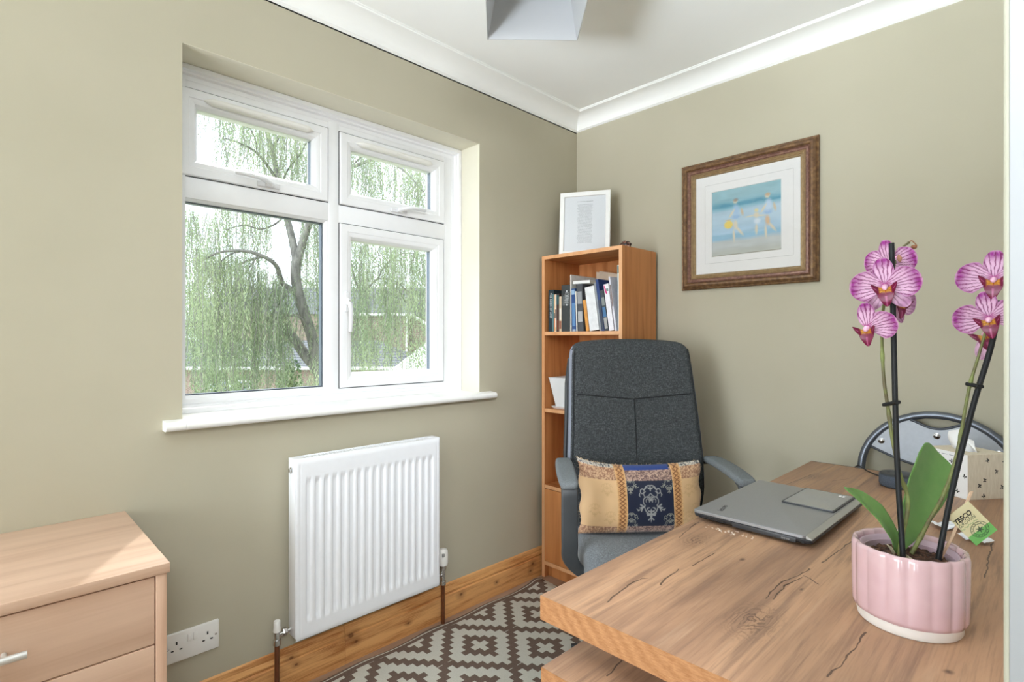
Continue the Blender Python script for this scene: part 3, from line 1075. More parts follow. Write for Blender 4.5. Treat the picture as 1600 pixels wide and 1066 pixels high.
fr = thing('photo_frame', 'white framed page of verse leaning on top of the bookcase', 'picture frame', fo + fd * FW / 2)
bm = bmesh.new()
mitre(bm, (0, FW, 0, FH), [(0, -0.010), (0, 0.006), (0.002, 0.008), (0.021, 0.008), (0.023, 0.005), (0.023, -0.010)], f3)
bm_obj('frame_moulding', bm, M_WHITE, fr, smooth=25)
nu, nv = 150, 210
gu, gv = np.meshgrid(np.linspace(0, 1, nu), np.linspace(0, 1, nv), indexing='ij')
o_, d_, u_, n_ = (np.array(v) for v in (f3(0.021, 0.021, 0.0), fd, fup, fn2))
P = o_ + gu[..., None] * d_ * (FW - 0.042) + gv[..., None] * u_ * (FH - 0.042)
page = np.ones((nu, nv, 3)) * np.array(rgb(234, 237, 240)[:3])
nr = np.random.RandomState(4)
ink = np.zeros((nu, nv))
lines = 36
for k in range(lines):
    v = 0.865 - k * 0.0205
    wd = 0.145 + nr.rand() * 0.05
    if k == 0:
        v, wd = 0.90, 0.19
    row = np.exp(-((gv - v) / 0.0042) ** 2)
    words = (np.sin(gu * 310 + nr.rand() * 50) + np.sin(gu * 173 + nr.rand() * 50) > -0.7)
    ink = np.maximum(ink, row * words * (np.abs(gu - 0.50) < wd) * (0.75 if k else 1))
ink = ink[..., None]
page = page * (1 - 0.8 * ink) + np.array([0.10, 0.12, 0.13]) * 0.8 * ink
painted('verse_page', P, page, paint_mat('printed_page', 0.6), fr)
bm = bmesh.new()
g4 = [f3(a, b, 0.0025) for a, b in ((0.021, 0.021), (FW - 0.021, 0.021), (FW - 0.021, FH - 0.021), (0.021, FH - 0.021))]
g5 = [f3(a, b, 0.0035) for a, b in ((0.021, 0.021), (FW - 0.021, 0.021), (FW - 0.021, FH - 0.021), (0.021, FH - 0.021))]
loft(bm, [g4, g5])
bm_obj('glazing', bm, M_PICGLASS, fr)
bm = bmesh.new()
loft(bm, [[f3(a, b, h) for a, b in ((0.002, 0.002), (FW - 0.002, 0.002), (FW - 0.002, FH - 0.002), (0.002, FH - 0.002))] for h in (-0.0095, -0.004)])
bm_obj('backing', bm, plain('brown_backing', rgb(120, 92, 66), 0.8), fr)
bm = bmesh.new()
tube(bm, [f3(FW / 2, FH * 0.62, -0.010), f3(FW / 2, FH * 0.62, -0.010) + Vector((0, 0, -FH * 0.62 + 0.004)) - fnrm * 0.035], 0.004, 8)
bm_obj('strut', bm, plain('brown_strut', rgb(110, 84, 60), 0.8), fr)

# small ornament on the bookcase top
bm = bmesh.new()
oc = Vector((0.452, 2.085, 1.590))
bmesh.ops.create_icosphere(bm, subdivisions=4, radius=1.0)
for v in bm.verts:
    n = mnoise.noise(v.co * 2.2) * 0.16
    v.co = Vector((v.co.x * 0.029, v.co.y * 0.021, max(v.co.z, -0.6) * 0.021)) * (1 + n) + oc + Vector((0, 0, 0.0125))
t = NT('mottled_shell')
nn = t.noise(t.pos(), 75, 3, 0.6)
t.bsdf(t.ramp(nn, [(0.42, rgb(48, 36, 34)), (0.50, rgb(128, 70, 52)), (0.58, rgb(228, 206, 190))], 'CONSTANT'), 0.25)
orn = tag(bm_obj('ornament', bm, t.m, smooth=180), 'small brown and cream mottled ornament on the bookcase top', 'ornament')

# ------------------------------------------------------------------ framed beach picture on the back wall
PX0, PX1, PZ0, PZ1 = 0.620, 1.186, 1.400, 1.962


def w3(a, b, h):
    return (a, YB - 0.003 - h, b)


pic = thing('framed_picture', 'gilt and maroon framed print of children on a beach, hanging on the back wall', 'picture', ((PX0 + PX1) / 2, YB - 0.01, PZ0))
t = NT('antique_gilt')
g = t.noise(t.pos(scale=(1, 1, 1)), 60, 4, 0.6)
t.bsdf(t.ramp(g, [(0.30, rgb(84, 58, 38)), (0.50, rgb(112, 82, 54)), (0.70, rgb(140, 108, 72))]), 0.42, metal=0.25, bump=g, bump_strength=0.15)
M_GILT = t.m
t = NT('maroon_gilt')
g = t.noise(t.pos(), 90, 4, 0.7)
t.bsdf(t.ramp(g, [(0.34, rgb(100, 66, 56)), (0.55, rgb(132, 96, 82)), (0.75, rgb(160, 128, 104))]), 0.45, metal=0.15)
M_MAROON = t.m
M_CHAMP = plain('champagne_slip', rgb(170, 146, 112), 0.38, metal=0.4, var=0.15, vscale=80)
bm = bmesh.new()
mitre(bm, (PX0, PX1, PZ0, PZ1), [(0, 0), (0, 0.012), (0.004, 0.016), (0.007, 0.015), (0.010, 0.020), (0.018, 0.025), (0.025, 0.025), (0.030, 0.020), (0.030, 0)], w3)
bm_obj('outer_moulding', bm, M_GILT, pic, smooth=25)
bm = bmesh.new()
mitre(bm, (PX0, PX1, PZ0, PZ1), [(0.030, 0), (0.030, 0.018), (0.033, 0.021), (0.037, 0.017), (0.043, 0.018), (0.046, 0.014), (0.046, 0)], w3)
bm_obj('inner_moulding', bm, M_MAROON, pic, smooth=25)
bm = bmesh.new()
mitre(bm, (PX0, PX1, PZ0, PZ1), [(0.046, 0), (0.046, 0.014), (0.049, 0.017), (0.052, 0.012), (0.056, 0.015), (0.059, 0.010), (0.063, 0.012), (0.067, 0.007), (0.067, 0)], w3)
bm_obj('slip', bm, M_CHAMP, pic, smooth=25)
IXa, IXb, IZa, IZb = 0.764, 1.058, 1.547, 1.820
bm = bmesh.new()
mitre(bm, (PX0 + 0.060, PX1 - 0.060, PZ0 + 0.060, PZ1 - 0.060), [(0, 0.002), (0, 0.006), (IXa - PX0 - 0.066, 0.006), (IXa - PX0 - 0.064, 0.004), (IXa - PX0 - 0.064, 0.002)], w3)
mt = bm_obj('mount', bm, plain('cream_mount', rgb(240, 238, 235), 0.85, var=0.01), pic)
bm = bmesh.new()
mitre(bm, (IXa - 0.036, IXb + 0.036, IZa - 0.036, IZb + 0.036), [(0, 0.0058), (0, 0.0063), (0.0013, 0.0063), (0.0013, 0.0058)], w3)
bm_obj('ruled_line', bm, plain('grey_ruled_line', rgb(196, 194, 190), 0.8), mt)
# the print: sky, sea, wet sand, three children and a yellow bucket
nu, nv = 300, 270
gu, gv = np.meshgrid(np.linspace(0, 1, nu), np.linspace(0, 1, nv), indexing='ij')


def C3(*c):
    return np.array(rgb(*c)[:3])


def lerp(a, b, f):
    f = np.clip(f, 0, 1)[..., None]
    return a * (1 - f) + b * f


nr = np.random.RandomState(1)


def smooth_noise(shape, cells, seed):
    r = np.random.RandomState(seed)
    g = r.rand(cells[0] + 2, cells[1] + 2)
    xs = np.linspace(0, cells[0], shape[0], endpoint=False)
    ys = np.linspace(0, cells[1], shape[1], endpoint=False)
    xi, yi = xs.astype(int), ys.astype(int)
    fx, fy = (xs - xi)[:, None], (ys - yi)[None, :]
    fx, fy = fx * fx * (3 - 2 * fx), fy * fy * (3 - 2 * fy)
    return (g[xi][:, yi] * (1 - fx) * (1 - fy) + g[xi + 1][:, yi] * fx * (1 - fy) + g[xi][:, yi + 1] * (1 - fx) * fy + g[xi + 1][:, yi + 1] * fx * fy)


sn = smooth_noise((nu, nv), (6, 30), 2) - 0.5
sn2 = smooth_noise((nu, nv), (12, 12), 5) - 0.5
v = gv + sn * 0.03
art = np.zeros((nu, nv, 3)) + C3(152, 190, 198)
art = lerp(art, C3(126, 176, 192), (0.86 - v) / 0.1)
art = lerp(art, C3(92, 154, 178), (0.80 - v) / 0.03 * (0.6 + sn2))
art = lerp(art, C3(142, 188, 204), (0.735 - v) / 0.03)
art = lerp(art, C3(182, 206, 220), (0.70 - v) / 0.05)
art = lerp(art, C3(176, 204, 222), (0.50 - v) / 0.1)
art = lerp(art, C3(150, 190, 212), (0.34 - v) / 0.05)
art = lerp(art, C3(196, 200, 198), (0.25 - v) / 0.06)
art = lerp(art, C3(190, 192, 184), (0.12 - v) / 0.08)
art = art * (1 + 0.10 * sn[..., None] + 0.06 * sn2[..., None])


def blob(cx, cy, rx, ry, col, ang=0.0, soft=0.6, amt=0.85):
    global art
    a = math.radians(ang)
    dx, dy = (gu - cx), (gv - cy)
    X_ = (dx * math.cos(a) + dy * math.sin(a)) / (rx * 1.4)
    Y_ = (-dx * math.sin(a) + dy * math.cos(a)) / (ry * 1.15)
    q = np.sqrt(X_ ** 2 + Y_ ** 2)
    art = lerp(art, C3(*col), np.clip((1 - q) / soft, 0, 1) * amt)


skin = (226, 212, 184)
for cx, sc, hair, shirt, lean in ((0.345, 1.0, (140, 124, 110), (170, 200, 226), 4), (0.780, 1.0, (196, 164, 124), (198, 216, 234), -6)):
    blob(cx - 0.030, 0.28, 0.016, 0.105, skin, 3)
    blob(cx + 0.050, 0.34, 0.018, 0.10, skin, 35)
    blob(cx - 0.008, 0.44, 0.030, 0.085, (222, 182, 136) if cx > .5 else skin, 5)
    blob(cx, 0.56, 0.052, 0.040, (150, 184, 220))
    blob(cx, 0.66, 0.046, 0.100, shirt, lean)
    blob(cx - 0.060, 0.62, 0.014, 0.085, skin, -32)
    blob(cx + 0.085, 0.62, 0.016, 0.070, (214, 190, 150), 12)
    blob(cx - 0.01, 0.795, 0.030, 0.035, skin)
    blob(cx - 0.005, 0.815, 0.034, 0.030, hair)
blob(0.625, 0.33, 0.018, 0.09, skin)
blob(0.635, 0.45, 0.042, 0.050, (222, 230, 238))
blob(0.625, 0.54, 0.036, 0.050, skin)
blob(0.625, 0.61, 0.026, 0.030, (230, 214, 150))
blob(0.54, 0.535, 0.070, 0.012, skin, 4)
blob(0.69, 0.52, 0.06, 0.012, skin, -4)
blob(0.238, 0.455, 0.052, 0.062, (246, 214, 74), 0, 0.3)
blob(0.238, 0.525, 0.05, 0.008, (226, 186, 90))
P = np.stack([IXa - 0.004 + gu * (IXb - IXa + 0.008), np.full_like(gu, YB - 0.0052), IZa - 0.004 + gv * (IZb - IZa + 0.008)], -1)
painted('print', P, art, paint_mat('art_print', 0.7), pic)
box_obj('glazing', (PX0 + 0.06, YB - 0.0125, PZ0 + 0.06), (PX1 - 0.06, YB - 0.0110, PZ1 - 0.06), M_PICGLASS, pic)

# ------------------------------------------------------------------ ceiling lamp (square fabric shade)
lc = at(832, 62, 1.70)
ld = (FWD + RGT * ((782 - 800) / F_PX)).normalized()
ls = Vector((-ld.y, ld.x, 0)) * -1
LB = 0.282
centre = Vector((lc.x, lc.y, 0)) - ld * (LB / 2)
zl = lc.z
lamp = thing('ceiling_lamp', 'square tapered grey white fabric shade hanging from the ceiling', 'lamp', (centre.x, centre.y, zl))
LT = LB * 0.72


def lring(s, z, inset=0.0):
    h = s / 2 - inset
    return [centre + ls * (a * h) + ld * (b * h) + Vector((0, 0, z)) for a, b in ((-1, -1), (1, -1), (1, 1), (-1, 1))]


t = NT('lampshade_fabric')
bp_ = t.noise(t.pos(), 500, 2)
b = t.bsdf(rgb(196, 197, 199), 0.9, spec=0.1, bump=bp_, bump_strength=0.1)
tr = t.n('BsdfTranslucent')
tr.inputs[0].default_value = rgb(226, 226, 226)
mx = t.n('MixShader')
mx.inputs[0].default_value = 0.3
t.l(b.outputs[0], mx.inputs[1])
t.l(tr.outputs[0], mx.inputs[2])
t.l(mx.outputs[0], t.out.inputs[0])
ztp = CZ - 0.035
bm = bmesh.new()
loft(bm, [lring(LB, zl), lring(LT, ztp), lring(LT, ztp, 0.0015), lring(LB, zl, 0.0015), lring(LB, zl)], caps=False)
bm_obj('lamp_shade', bm, t.m, lamp)
bm = bmesh.new()
r4 = lring(LB, zl)
for a, b in zip(r4, r4[1:] + r4[:1]):
    tube(bm, [a, b], 0.0016, 8)
bm_obj('shade_rim', bm, plain('grey_piping', rgb(170, 170, 168), 0.6), lamp, smooth=60)
bm = bmesh.new()
lathe(bm, [(0.045, CZ - 0.022), (0.045, CZ - 0.004), (0.04, CZ)], (centre.x, centre.y, 0), 28)
bm_obj('ceiling_rose', bm, M_PLASTIC_W, lamp, smooth=40)
bm = bmesh.new()
lathe(bm, [(0.02, CZ - 0.09), (0.02, CZ - 0.022)], (centre.x, centre.y, 0), 20)
for a, b in ((1, 0), (-1, 0)):
    tube(bm, [centre + Vector((0, 0, CZ - 0.05)), centre + ls * (a * LT / 2) + Vector((0, 0, ztp))], 0.0018, 6)
bm_obj('lamp_holder', bm, M_PLASTIC_W, lamp, smooth=40)
bm = bmesh.new()
lathe(bm, [(0.013, CZ - 0.092), (0.016, CZ - 0.11), (0.028, CZ - 0.135), (0.030, CZ - 0.150), (0.024, CZ - 0.172), (0.008, CZ - 0.182), (0.001, CZ - 0.183)], (centre.x, centre.y, 0), 24)
bm_obj('bulb', bm, plain('opal_bulb', rgb(240, 240, 238), 0.3), lamp, smooth=60)

# ------------------------------------------------------------------ office chair
t = NT('charcoal_weave')
p1 = t.pos(scale=(1, 1, 1), space='object')
nh = t.noise(t.pos(scale=(1, 1, 0.25), space='object'), 330, 2, 0.6)
nv_ = t.noise(t.pos(scale=(0.25, 0.25, 1), space='object'), 330, 2, 0.6)
nf = t.noise(p1, 260, 4, 0.75)
nb = t.noise(p1, 7, 3)
f = t.math('ADD', t.math('MULTIPLY', t.math('ADD', nh, nv_), 0.28), t.math('MULTIPLY', nf, 0.44))
colr = t.ramp(f, [(0.38, rgb(50, 52, 54)), (0.50, rgb(68, 71, 73)), (0.64, rgb(104, 108, 110))])
colr = t.mix(t.math('MULTIPLY', nb, 0.25), colr, rgb(58, 60, 61))
t.bsdf(colr, 0.92, spec=0.12, bump=f, bump_strength=0.35, bump_dist=0.0015)
M_FABRIC = t.m
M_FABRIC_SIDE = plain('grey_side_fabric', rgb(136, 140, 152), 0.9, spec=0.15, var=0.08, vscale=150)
M_PAD = plain('armrest_fabric', rgb(118, 123, 126), 0.85, spec=0.2, var=0.16, vscale=260)
M_SHELL = plain('black_shell', rgb(34, 35, 38), 0.45, var=0.05)
M_ARM = plain('dark_arm_frame', rgb(62, 65, 68), 0.45, var=0.05)
M_SEAM = plain('dark_seam', rgb(34, 36, 39), 0.9)
t = NT('seat_weave_lit')  # chair fabric paled for the seat, light from above put into the colour
p1 = t.pos(space='object')
nf = t.noise(p1, 240, 4, 0.75)
t.bsdf(t.ramp(nf, [(0.36, rgb(84, 89, 95)), (0.50, rgb(108, 114, 120)), (0.66, rgb(140, 146, 152))]), 0.9, spec=0.15, bump=nf, bump_strength=0.35, bump_dist=0.0015, **{'Sheen Weight': 0.3})
M_SEAT_LIT = t.m

AX = math.radians(48.4)
oc_ = thing('office_chair', 'high-backed charcoal fabric office chair behind the desk with a gold cushion on it', 'chair', (0.835, 1.677, 0), AX, world_parts=False)


def back_y(z):
    """front face of the backrest at height z"""
    k = (z - 0.45) / 0.73
    return 0.205 + 0.085 * k + 0.022 * math.sin(k * math.pi * 1.25) * -1


def back_w(z):
    pts = [(0.43, 0.44), (0.50, 0.505), (0.60, 0.535), (0.75, 0.530), (0.90, 0.512), (1.05, 0.498), (1.12, 0.490), (1.15, 0.478), (1.168, 0.45), (1.176, 0.40), (1.179, 0.30)]
    for (a, wa), (b, wb) in zip(pts[:-1], pts[1:]):
        if z <= b:
            return wa + (wb - wa) * (z - a) / (b - a)
    return pts[-1][1]


bm = bmesh.new()
rings = []
for z, ths in ((0.430, 0.03), (0.440, 0.07), (0.47, .08), (0.52, .085), (0.58, .085), (0.65, .085), (0.72, .085), (0.80, .08), (0.88, .08), (0.96, .08), (1.03, .08), (1.08, .08), (1.12, .078), (1.145, .074), (1.16, .066), (1.17, .054), (1.176, .040), (1.179, .02)):
    w = back_w(z)
    yc = back_y(z) + 0.04
    ring = []
    for x, y in rrect(w, ths, ths * 0.42, 5, dense=18):
        k = x / 0.25
        zz_ = z - (0.014 * k * k if z > 1.0 else 0) * (z - 1.0) / 0.18 if z > 1.0 else z
        ring.append((x, yc + y - 0.030 * k * k, zz_))
    rings.append(ring)
loft(bm, rings)
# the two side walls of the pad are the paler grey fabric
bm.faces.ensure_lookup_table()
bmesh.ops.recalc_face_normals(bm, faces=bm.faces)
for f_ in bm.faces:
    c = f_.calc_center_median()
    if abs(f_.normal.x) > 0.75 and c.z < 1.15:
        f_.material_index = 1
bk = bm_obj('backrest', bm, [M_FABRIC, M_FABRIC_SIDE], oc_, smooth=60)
bm = bmesh.new()
for pts in ([(x, back_y(0.962 - 0.022 * (1 - abs(x) / 0.25)) - 0.030 * (x / 0.25) ** 2 - 0.0012, 0.966 - 0.024 * (1 - abs(x) / 0.25)) for x in np.linspace(-0.226, 0.226, 25)],
            [(0.004, back_y(z) - 0.0012, z) for z in np.linspace(0.942, 0.62, 14)]):
    tube(bm, pts, 0.0020, 8)
for s in (-1, 1):
    tube(bm, [(s * (back_w(z) / 2 - 0.013), back_y(z) - 0.030 * (back_w(z) / 0.5) ** 2 + 0.004, z) for z in np.linspace(0.50, 1.14, 24)], 0.0022, 6)
bm_obj('seam', bm, M_SEAM, bk, smooth=60)
bm = bmesh.new()
rings = []
for z in np.linspace(0.40, 1.10, 15):
    w = back_w(max(z, 0.5)) + (0.022 if z < 1.0 else 0.022 * (1.10 - z) / 0.10)
    yc = back_y(z) + 0.084
    ring = []
    for x, y in rrect(w, 0.022, 0.010, 3, dense=18):
        k = x / 0.25
        ring.append((x, yc + y - 0.034 * k * k, z))
    rings.append(ring)
loft(bm, rings)
bm_obj('back_shell', bm, M_SHELL, oc_, smooth=50)
bm = bmesh.new()
rings = []
for z, sc in ((0.350, 0.90), (0.362, 0.97), (0.38, 1.0), (0.425, 1.0), (0.448, 0.985), (0.461, 0.95), (0.468, 0.88), (0.471, 0.7), (0.472, 0.4)):
    ring = []
    for x, y in rrect(0.495 * sc, 0.49 * sc, 0.075 * sc, 7, 0, -0.010, dense=12):
        dz = 0.0
        if y < -0.08:
            dz = 0.060 * ((-y - 0.08) / 0.175) ** 2
        sag = 0.010 * (1 - min(1, (x / 0.2) ** 2)) if z > 0.44 else 0
        ring.append((x, y, z - dz - sag))
    rings.append(ring)
loft(bm, rings)
seat = bm_obj('seat', bm, M_SEAT_LIT, oc_, smooth=60)
bm = bmesh.new()
loft(bm, [[(x, y, z) for x, y in rrect(w, w * 0.96, 0.07, 6)] for z, w in ((0.318, 0.36), (0.325, 0.42), (0.350, 0.45), (0.356, 0.45))])
bm_obj('seat_pan', bm, M_SHELL, oc_, smooth=50)


def strap(bm, path, wdir, w, th):
    """flat bar along a path; wdir is its wide direction"""
    P_ = [Vector(p) for p in path]
    wd = Vector(wdir).normalized()
    rings = []
    for i, p in enumerate(P_):
        tg = (P_[min(i + 1, len(P_) - 1)] - P_[max(i - 1, 0)]).normalized()
        nn = tg.cross(wd).normalized()
        ww = w[i] if hasattr(w, '__len__') else w
        tt = th[i] if hasattr(th, '__len__') else th
        rings.append([p + wd * a + nn * b for a, b in rrect(ww, tt, min(tt, ww) * 0.42, 4)])
    loft(bm, rings)


for s in (-1, 1):
    bm = bmesh.new()
    pth = smooth_path([(s * 0.285, 0.215, 0.712), (s * 0.292, 0.14, 0.714), (s * 0.300, 0.04, 0.706), (s * 0.304, -0.045, 0.694), (s * 0.304, -0.075, 0.684)], 6)
    n_ = len(pth)
    strap(bm, pth, (1, 0, 0), [0.054 + 0.014 * math.sin(math.pi * i / (n_ - 1)) if 1 < i < n_ - 2 else (0.036 if i in (0, n_ - 1) else 0.048) for i in range(n_)],
          [0.026 if 1 < i < n_ - 2 else (0.010 if i in (0, n_ - 1) else 0.020) for i in range(n_)])
    ap = bm_obj('armrest', bm, M_PAD, oc_, smooth=60)
    bm = bmesh.new()
    pth = smooth_path([(s * 0.303, -0.035, 0.686), (s * 0.304, -0.062, 0.665), (s * 0.304, -0.062, 0.58), (s * 0.302, -0.055, 0.49), (s * 0.294, -0.030, 0.425), (s * 0.24, 0.0, 0.360), (s * 0.17, 0.0, 0.325)], 6)
    strap(bm, pth, (1, 0.0, 0), 0.056, 0.016)
    bm_obj('armrest_support', bm, M_ARM, oc_, smooth=60)
    bm = bmesh.new()
    tube(bm, smooth_path([(s * 0.286, 0.205, 0.702), (s * 0.276, 0.262, 0.68), (s * 0.25, 0.285, 0.62), (s * 0.24, 0.29, 0.50)], 6), 0.009, 10)
    bm_obj('armrest_bracket', bm, M_SHELL, oc_, smooth=60)
bm = bmesh.new()
strap(bm, smooth_path([(0, 0.05, 0.315), (0, 0.25, 0.31), (0, 0.335, 0.36), (0, 0.345, 0.50)], 6), (1, 0, 0), 0.07, 0.014)
bm_obj('back_bracket', bm, M_SHELL, oc_, smooth=60)
bm = bmesh.new()
lathe(bm, [(0.026, 0.10), (0.026, 0.20), (0.018, 0.205), (0.018, 0.31), (0.055, 0.312), (0.055, 0.32)], (0, 0, 0), 24)
bm_obj('gas_column', bm, M_SHELL, oc_, smooth=40)
for k in range(5):
    a = math.radians(72 * k + 20)
    u_ = Vector((math.cos(a), math.sin(a), 0))
    bm = bmesh.new()
    tube(bm, [u_ * 0.02 + Vector((0, 0, 0.105)), u_ * 0.14 + Vector((0, 0, 0.095)), u_ * 0.285 + Vector((0, 0, 0.070))], [0.024, 0.020, 0.013], 12, flat=0.7)
    lg = bm_obj('base_leg', bm, M_SHELL, oc_, smooth=60)
    bm = bmesh.new()
    c = u_ * 0.275
    sd = Vector((-u_.y, u_.x, 0))
    for q in (-1, 1):
        rings = []
        for h in (0.004, 0.008, 0.020, 0.024):
            rr_ = 0.021 if h in (0.004, 0.024) else 0.025
            rings.append([c + sd * (q * h) + (u_ * math.cos(b_) + Vector((0, 0, 1)) * math.sin(b_)) * rr_ + Vector((0, 0, 0.031)) for b_ in [2 * math.pi * i / 18 for i in range(18)]])
        loft(bm, rings)
    tube(bm, [c + Vector((0, 0, 0.03)), c + Vector((0, 0, 0.072))], 0.007, 8)
    bm_obj('castor', bm, M_BLACK, lg, smooth=40)

# ------------------------------------------------------------------ cushion on the chair
cu_loc = oc_.location + Matrix.Rotation(AX, 3, 'Z') @ Vector((-0.012, 0.104, 0.0))
cush = thing('cushion', 'gold and navy brocade cushion propped against the office chair back', 'cushion', (cu_loc.x, cu_loc.y, 0.468), AX, world_parts=False)
CA, CB, CT = 0.232, 0.126, 0.062
nu, nv = 420, 240
gs, gt = np.meshgrid(np.linspace(-1, 1, nu), np.linspace(-1, 1, nv), indexing='ij')


def pillow(gs, gt, sign):
    wob = 0.004 * np.sin(gt * 9 + 1) * np.abs(gs) ** 8
    x = CA * gs * (1 - 0.035 * (1 - gt ** 2)) + wob
    z = CB * gt * (1 - 0.09 * (1 - gs ** 2) * (gt > 0) - 0.02 * (1 - gs ** 2)) + 0.016 * np.clip(-gs, 0, 1) ** 4 * np.clip(gt, 0, 1) ** 3
    prof = (np.clip(1 - np.abs(gs) ** 3, 0, 1) * np.clip(1 - np.abs(gt) ** 2.6, 0, 1)) ** 0.5
    fold = 0.004 * np.sin(gs * 14 + gt * 5) * (1 - np.abs(gt)) * np.abs(gs)
    y = sign * CT * prof + sign * fold * prof
    zz_ = z + CB + 0.004
    # leans back against the chair
    return np.stack([x, y + 0.16 * (z + CB) - 0.012, zz_], -1)


U_, V_ = (gs + 1) / 2, (gt + 1) / 2
cream = C3(218, 180, 134)
n_lo = smooth_noise((nu, nv), (14, 8), 8)
n_hi = smooth_noise((nu, nv), (140, 84), 9)
n_mid = smooth_noise((nu, nv), (60, 36), 10)
colA = np.zeros((nu, nv, 3)) + cream
colA *= (0.94 + 0.12 * n_lo)[..., None]


def strokes(X_, Y_, pls):
    d = np.full(X_.shape, 9.0)
    for pl_ in pls:
        for (ax, ay, wa), (bx, by, wb) in zip(pl_[:-1], pl_[1:]):
            vx, vy = bx - ax, by - ay
            L2 = vx * vx + vy * vy + 1e-9
            h = np.clip(((X_ - ax) * vx + (Y_ - ay) * vy) / L2, 0, 1)
            dd = np.hypot(X_ - ax - h * vx, Y_ - ay - h * vy) - (wa + (wb - wa) * h)
            d = np.minimum(d, dd)
    return d


def arc(cx, cy, r, a0, a1, w0, w1, n=14, shrink=0.0):
    out = []
    for i in range(n + 1):
        k = i / n
        a = math.radians(a0 + (a1 - a0) * k)
        rr_ = r * (1 - shrink * k)
        out.append((cx + rr_ * math.cos(a), cy + rr_ * math.sin(a), w0 + (w1 - w0) * k))
    return out


# one damask spray, drawn on a unit square, mirrored left and right
half = [arc(0.26, 0.10, 0.26, 170, -60, 0.05, 0.03, shrink=0.2), arc(0.22, 0.12, 0.13, 200, -40, 0.035, 0.02, shrink=0.3),
        arc(0.10, 0.62, 0.30, 180, 20, 0.05, 0.03), arc(0.52, 0.62, 0.14, 150, -160, 0.045, 0.03, shrink=0.3),
        arc(0.30, 0.46, 0.16, 80, -120, 0.04, 0.02, shrink=0.3), arc(0.0, -0.10, 0.42, -80, -10, 0.05, 0.04),
        [(0.40, -0.12, 0.05), (0.60, -0.22, 0.09), (0.74, -0.20, 0.02)], [(0.52, -0.16, 0.04), (0.62, -0.36, 0.05)], [(0.50, -0.12, 0.04), (0.66, -0.05, 0.05)],
        [(0.0, 0.95, 0.01), (0.0, 0.80, 0.07), (0.0, 0.66, 0.05)], [(0.0, 0.72, 0.03), (0.13, 0.80, 0.05)],
        [(0.0, -0.30, 0.05), (0.0, -0.62, 0.10), (0.0, -0.92, 0.015)], [(0.0, -0.52, 0.05), (0.22, -0.56, 0.07), (0.30, -0.46, 0.02)],
        [(0.0, -0.70, 0.04), (0.16, -0.80, 0.05)], [(0.0, -0.40, 0.04), (0.18, -0.36, 0.05)], arc(0.0, 0.12, 0.10, 0, 90, 0.04, 0.03),
        [(0.18, 0.86, 0.02), (0.30, 0.80, 0.05), (0.36, 0.70, 0.02)], [(0.66, 0.56, 0.02), (0.72, 0.44, 0.05), (0.66, 0.34, 0.01)], arc(0.12, 0.30, 0.10, 0, 280, 0.03, 0.015),
        [(0.10, -0.20, 0.02), (0.22, -0.22, 0.05), (0.30, -0.32, 0.02)], [(0.70, -0.30, 0.03), (0.82, -0.32, 0.05), (0.92, -0.24, 0.01)], [(0.0, 0.52, 0.03), (0.10, 0.44, 0.04)]]
half = [[(x_, y_, w_ * 0.72) for x_, y_, w_ in pl_] for pl_ in half]


def damask(X_, Y_):
    return strokes(np.abs(X_), Y_, half)


def stamp(base, cu_, cv_, ru_, rv_, col, amt):
    X_, Y_ = (U_ - cu_) / ru_, (V_ - cv_) / rv_
    near = (np.abs(X_) < 1.1) & (np.abs(Y_) < 1.1)
    d = np.full(U_.shape, 9.0)
    if near.any():
        d[near] = damask(X_[near], Y_[near])
    m = np.clip(0.5 - d / 0.03, 0, 1) * amt
    return base * (1 - m[..., None]) + col * m[..., None]


for cu_, cv_ in ((0.20, 0.66), (0.10, 0.36), (0.87, 0.62), (0.93, 0.34), (0.86, 0.24), (0.94, 0.70), (0.22, 0.26)):
    colA = stamp(colA, cu_, cv_, 0.055, 0.105, C3(190, 152, 104), 0.5)
navy = C3(22, 30, 54)
cen = np.zeros_like(colA) + navy
silver = C3(158, 158, 156)
cen = stamp(cen, 0.545, 0.465, 0.128, 0.29, silver, 0.92)
for cu_, cv_ in ((0.385, 0.18), (0.70, 0.16), (0.385, 0.76), (0.70, 0.76)):
    cen = stamp(cen, cu_, cv_, 0.075, 0.17, C3(150, 150, 140), 0.9)
m = ((U_ > 0.355) & (U_ < 0.735))[..., None]
colA = np.where(m, cen, colA)


def lace(scale_u, scale_v, seed, a=(150, 106, 82), b=(210, 172, 136)):
    n = smooth_noise((nu, nv), (scale_u, scale_v), seed)
    return lerp(np.zeros((nu, nv, 3)) + C3(*a), C3(*b), (n - 0.3) * 2.2)


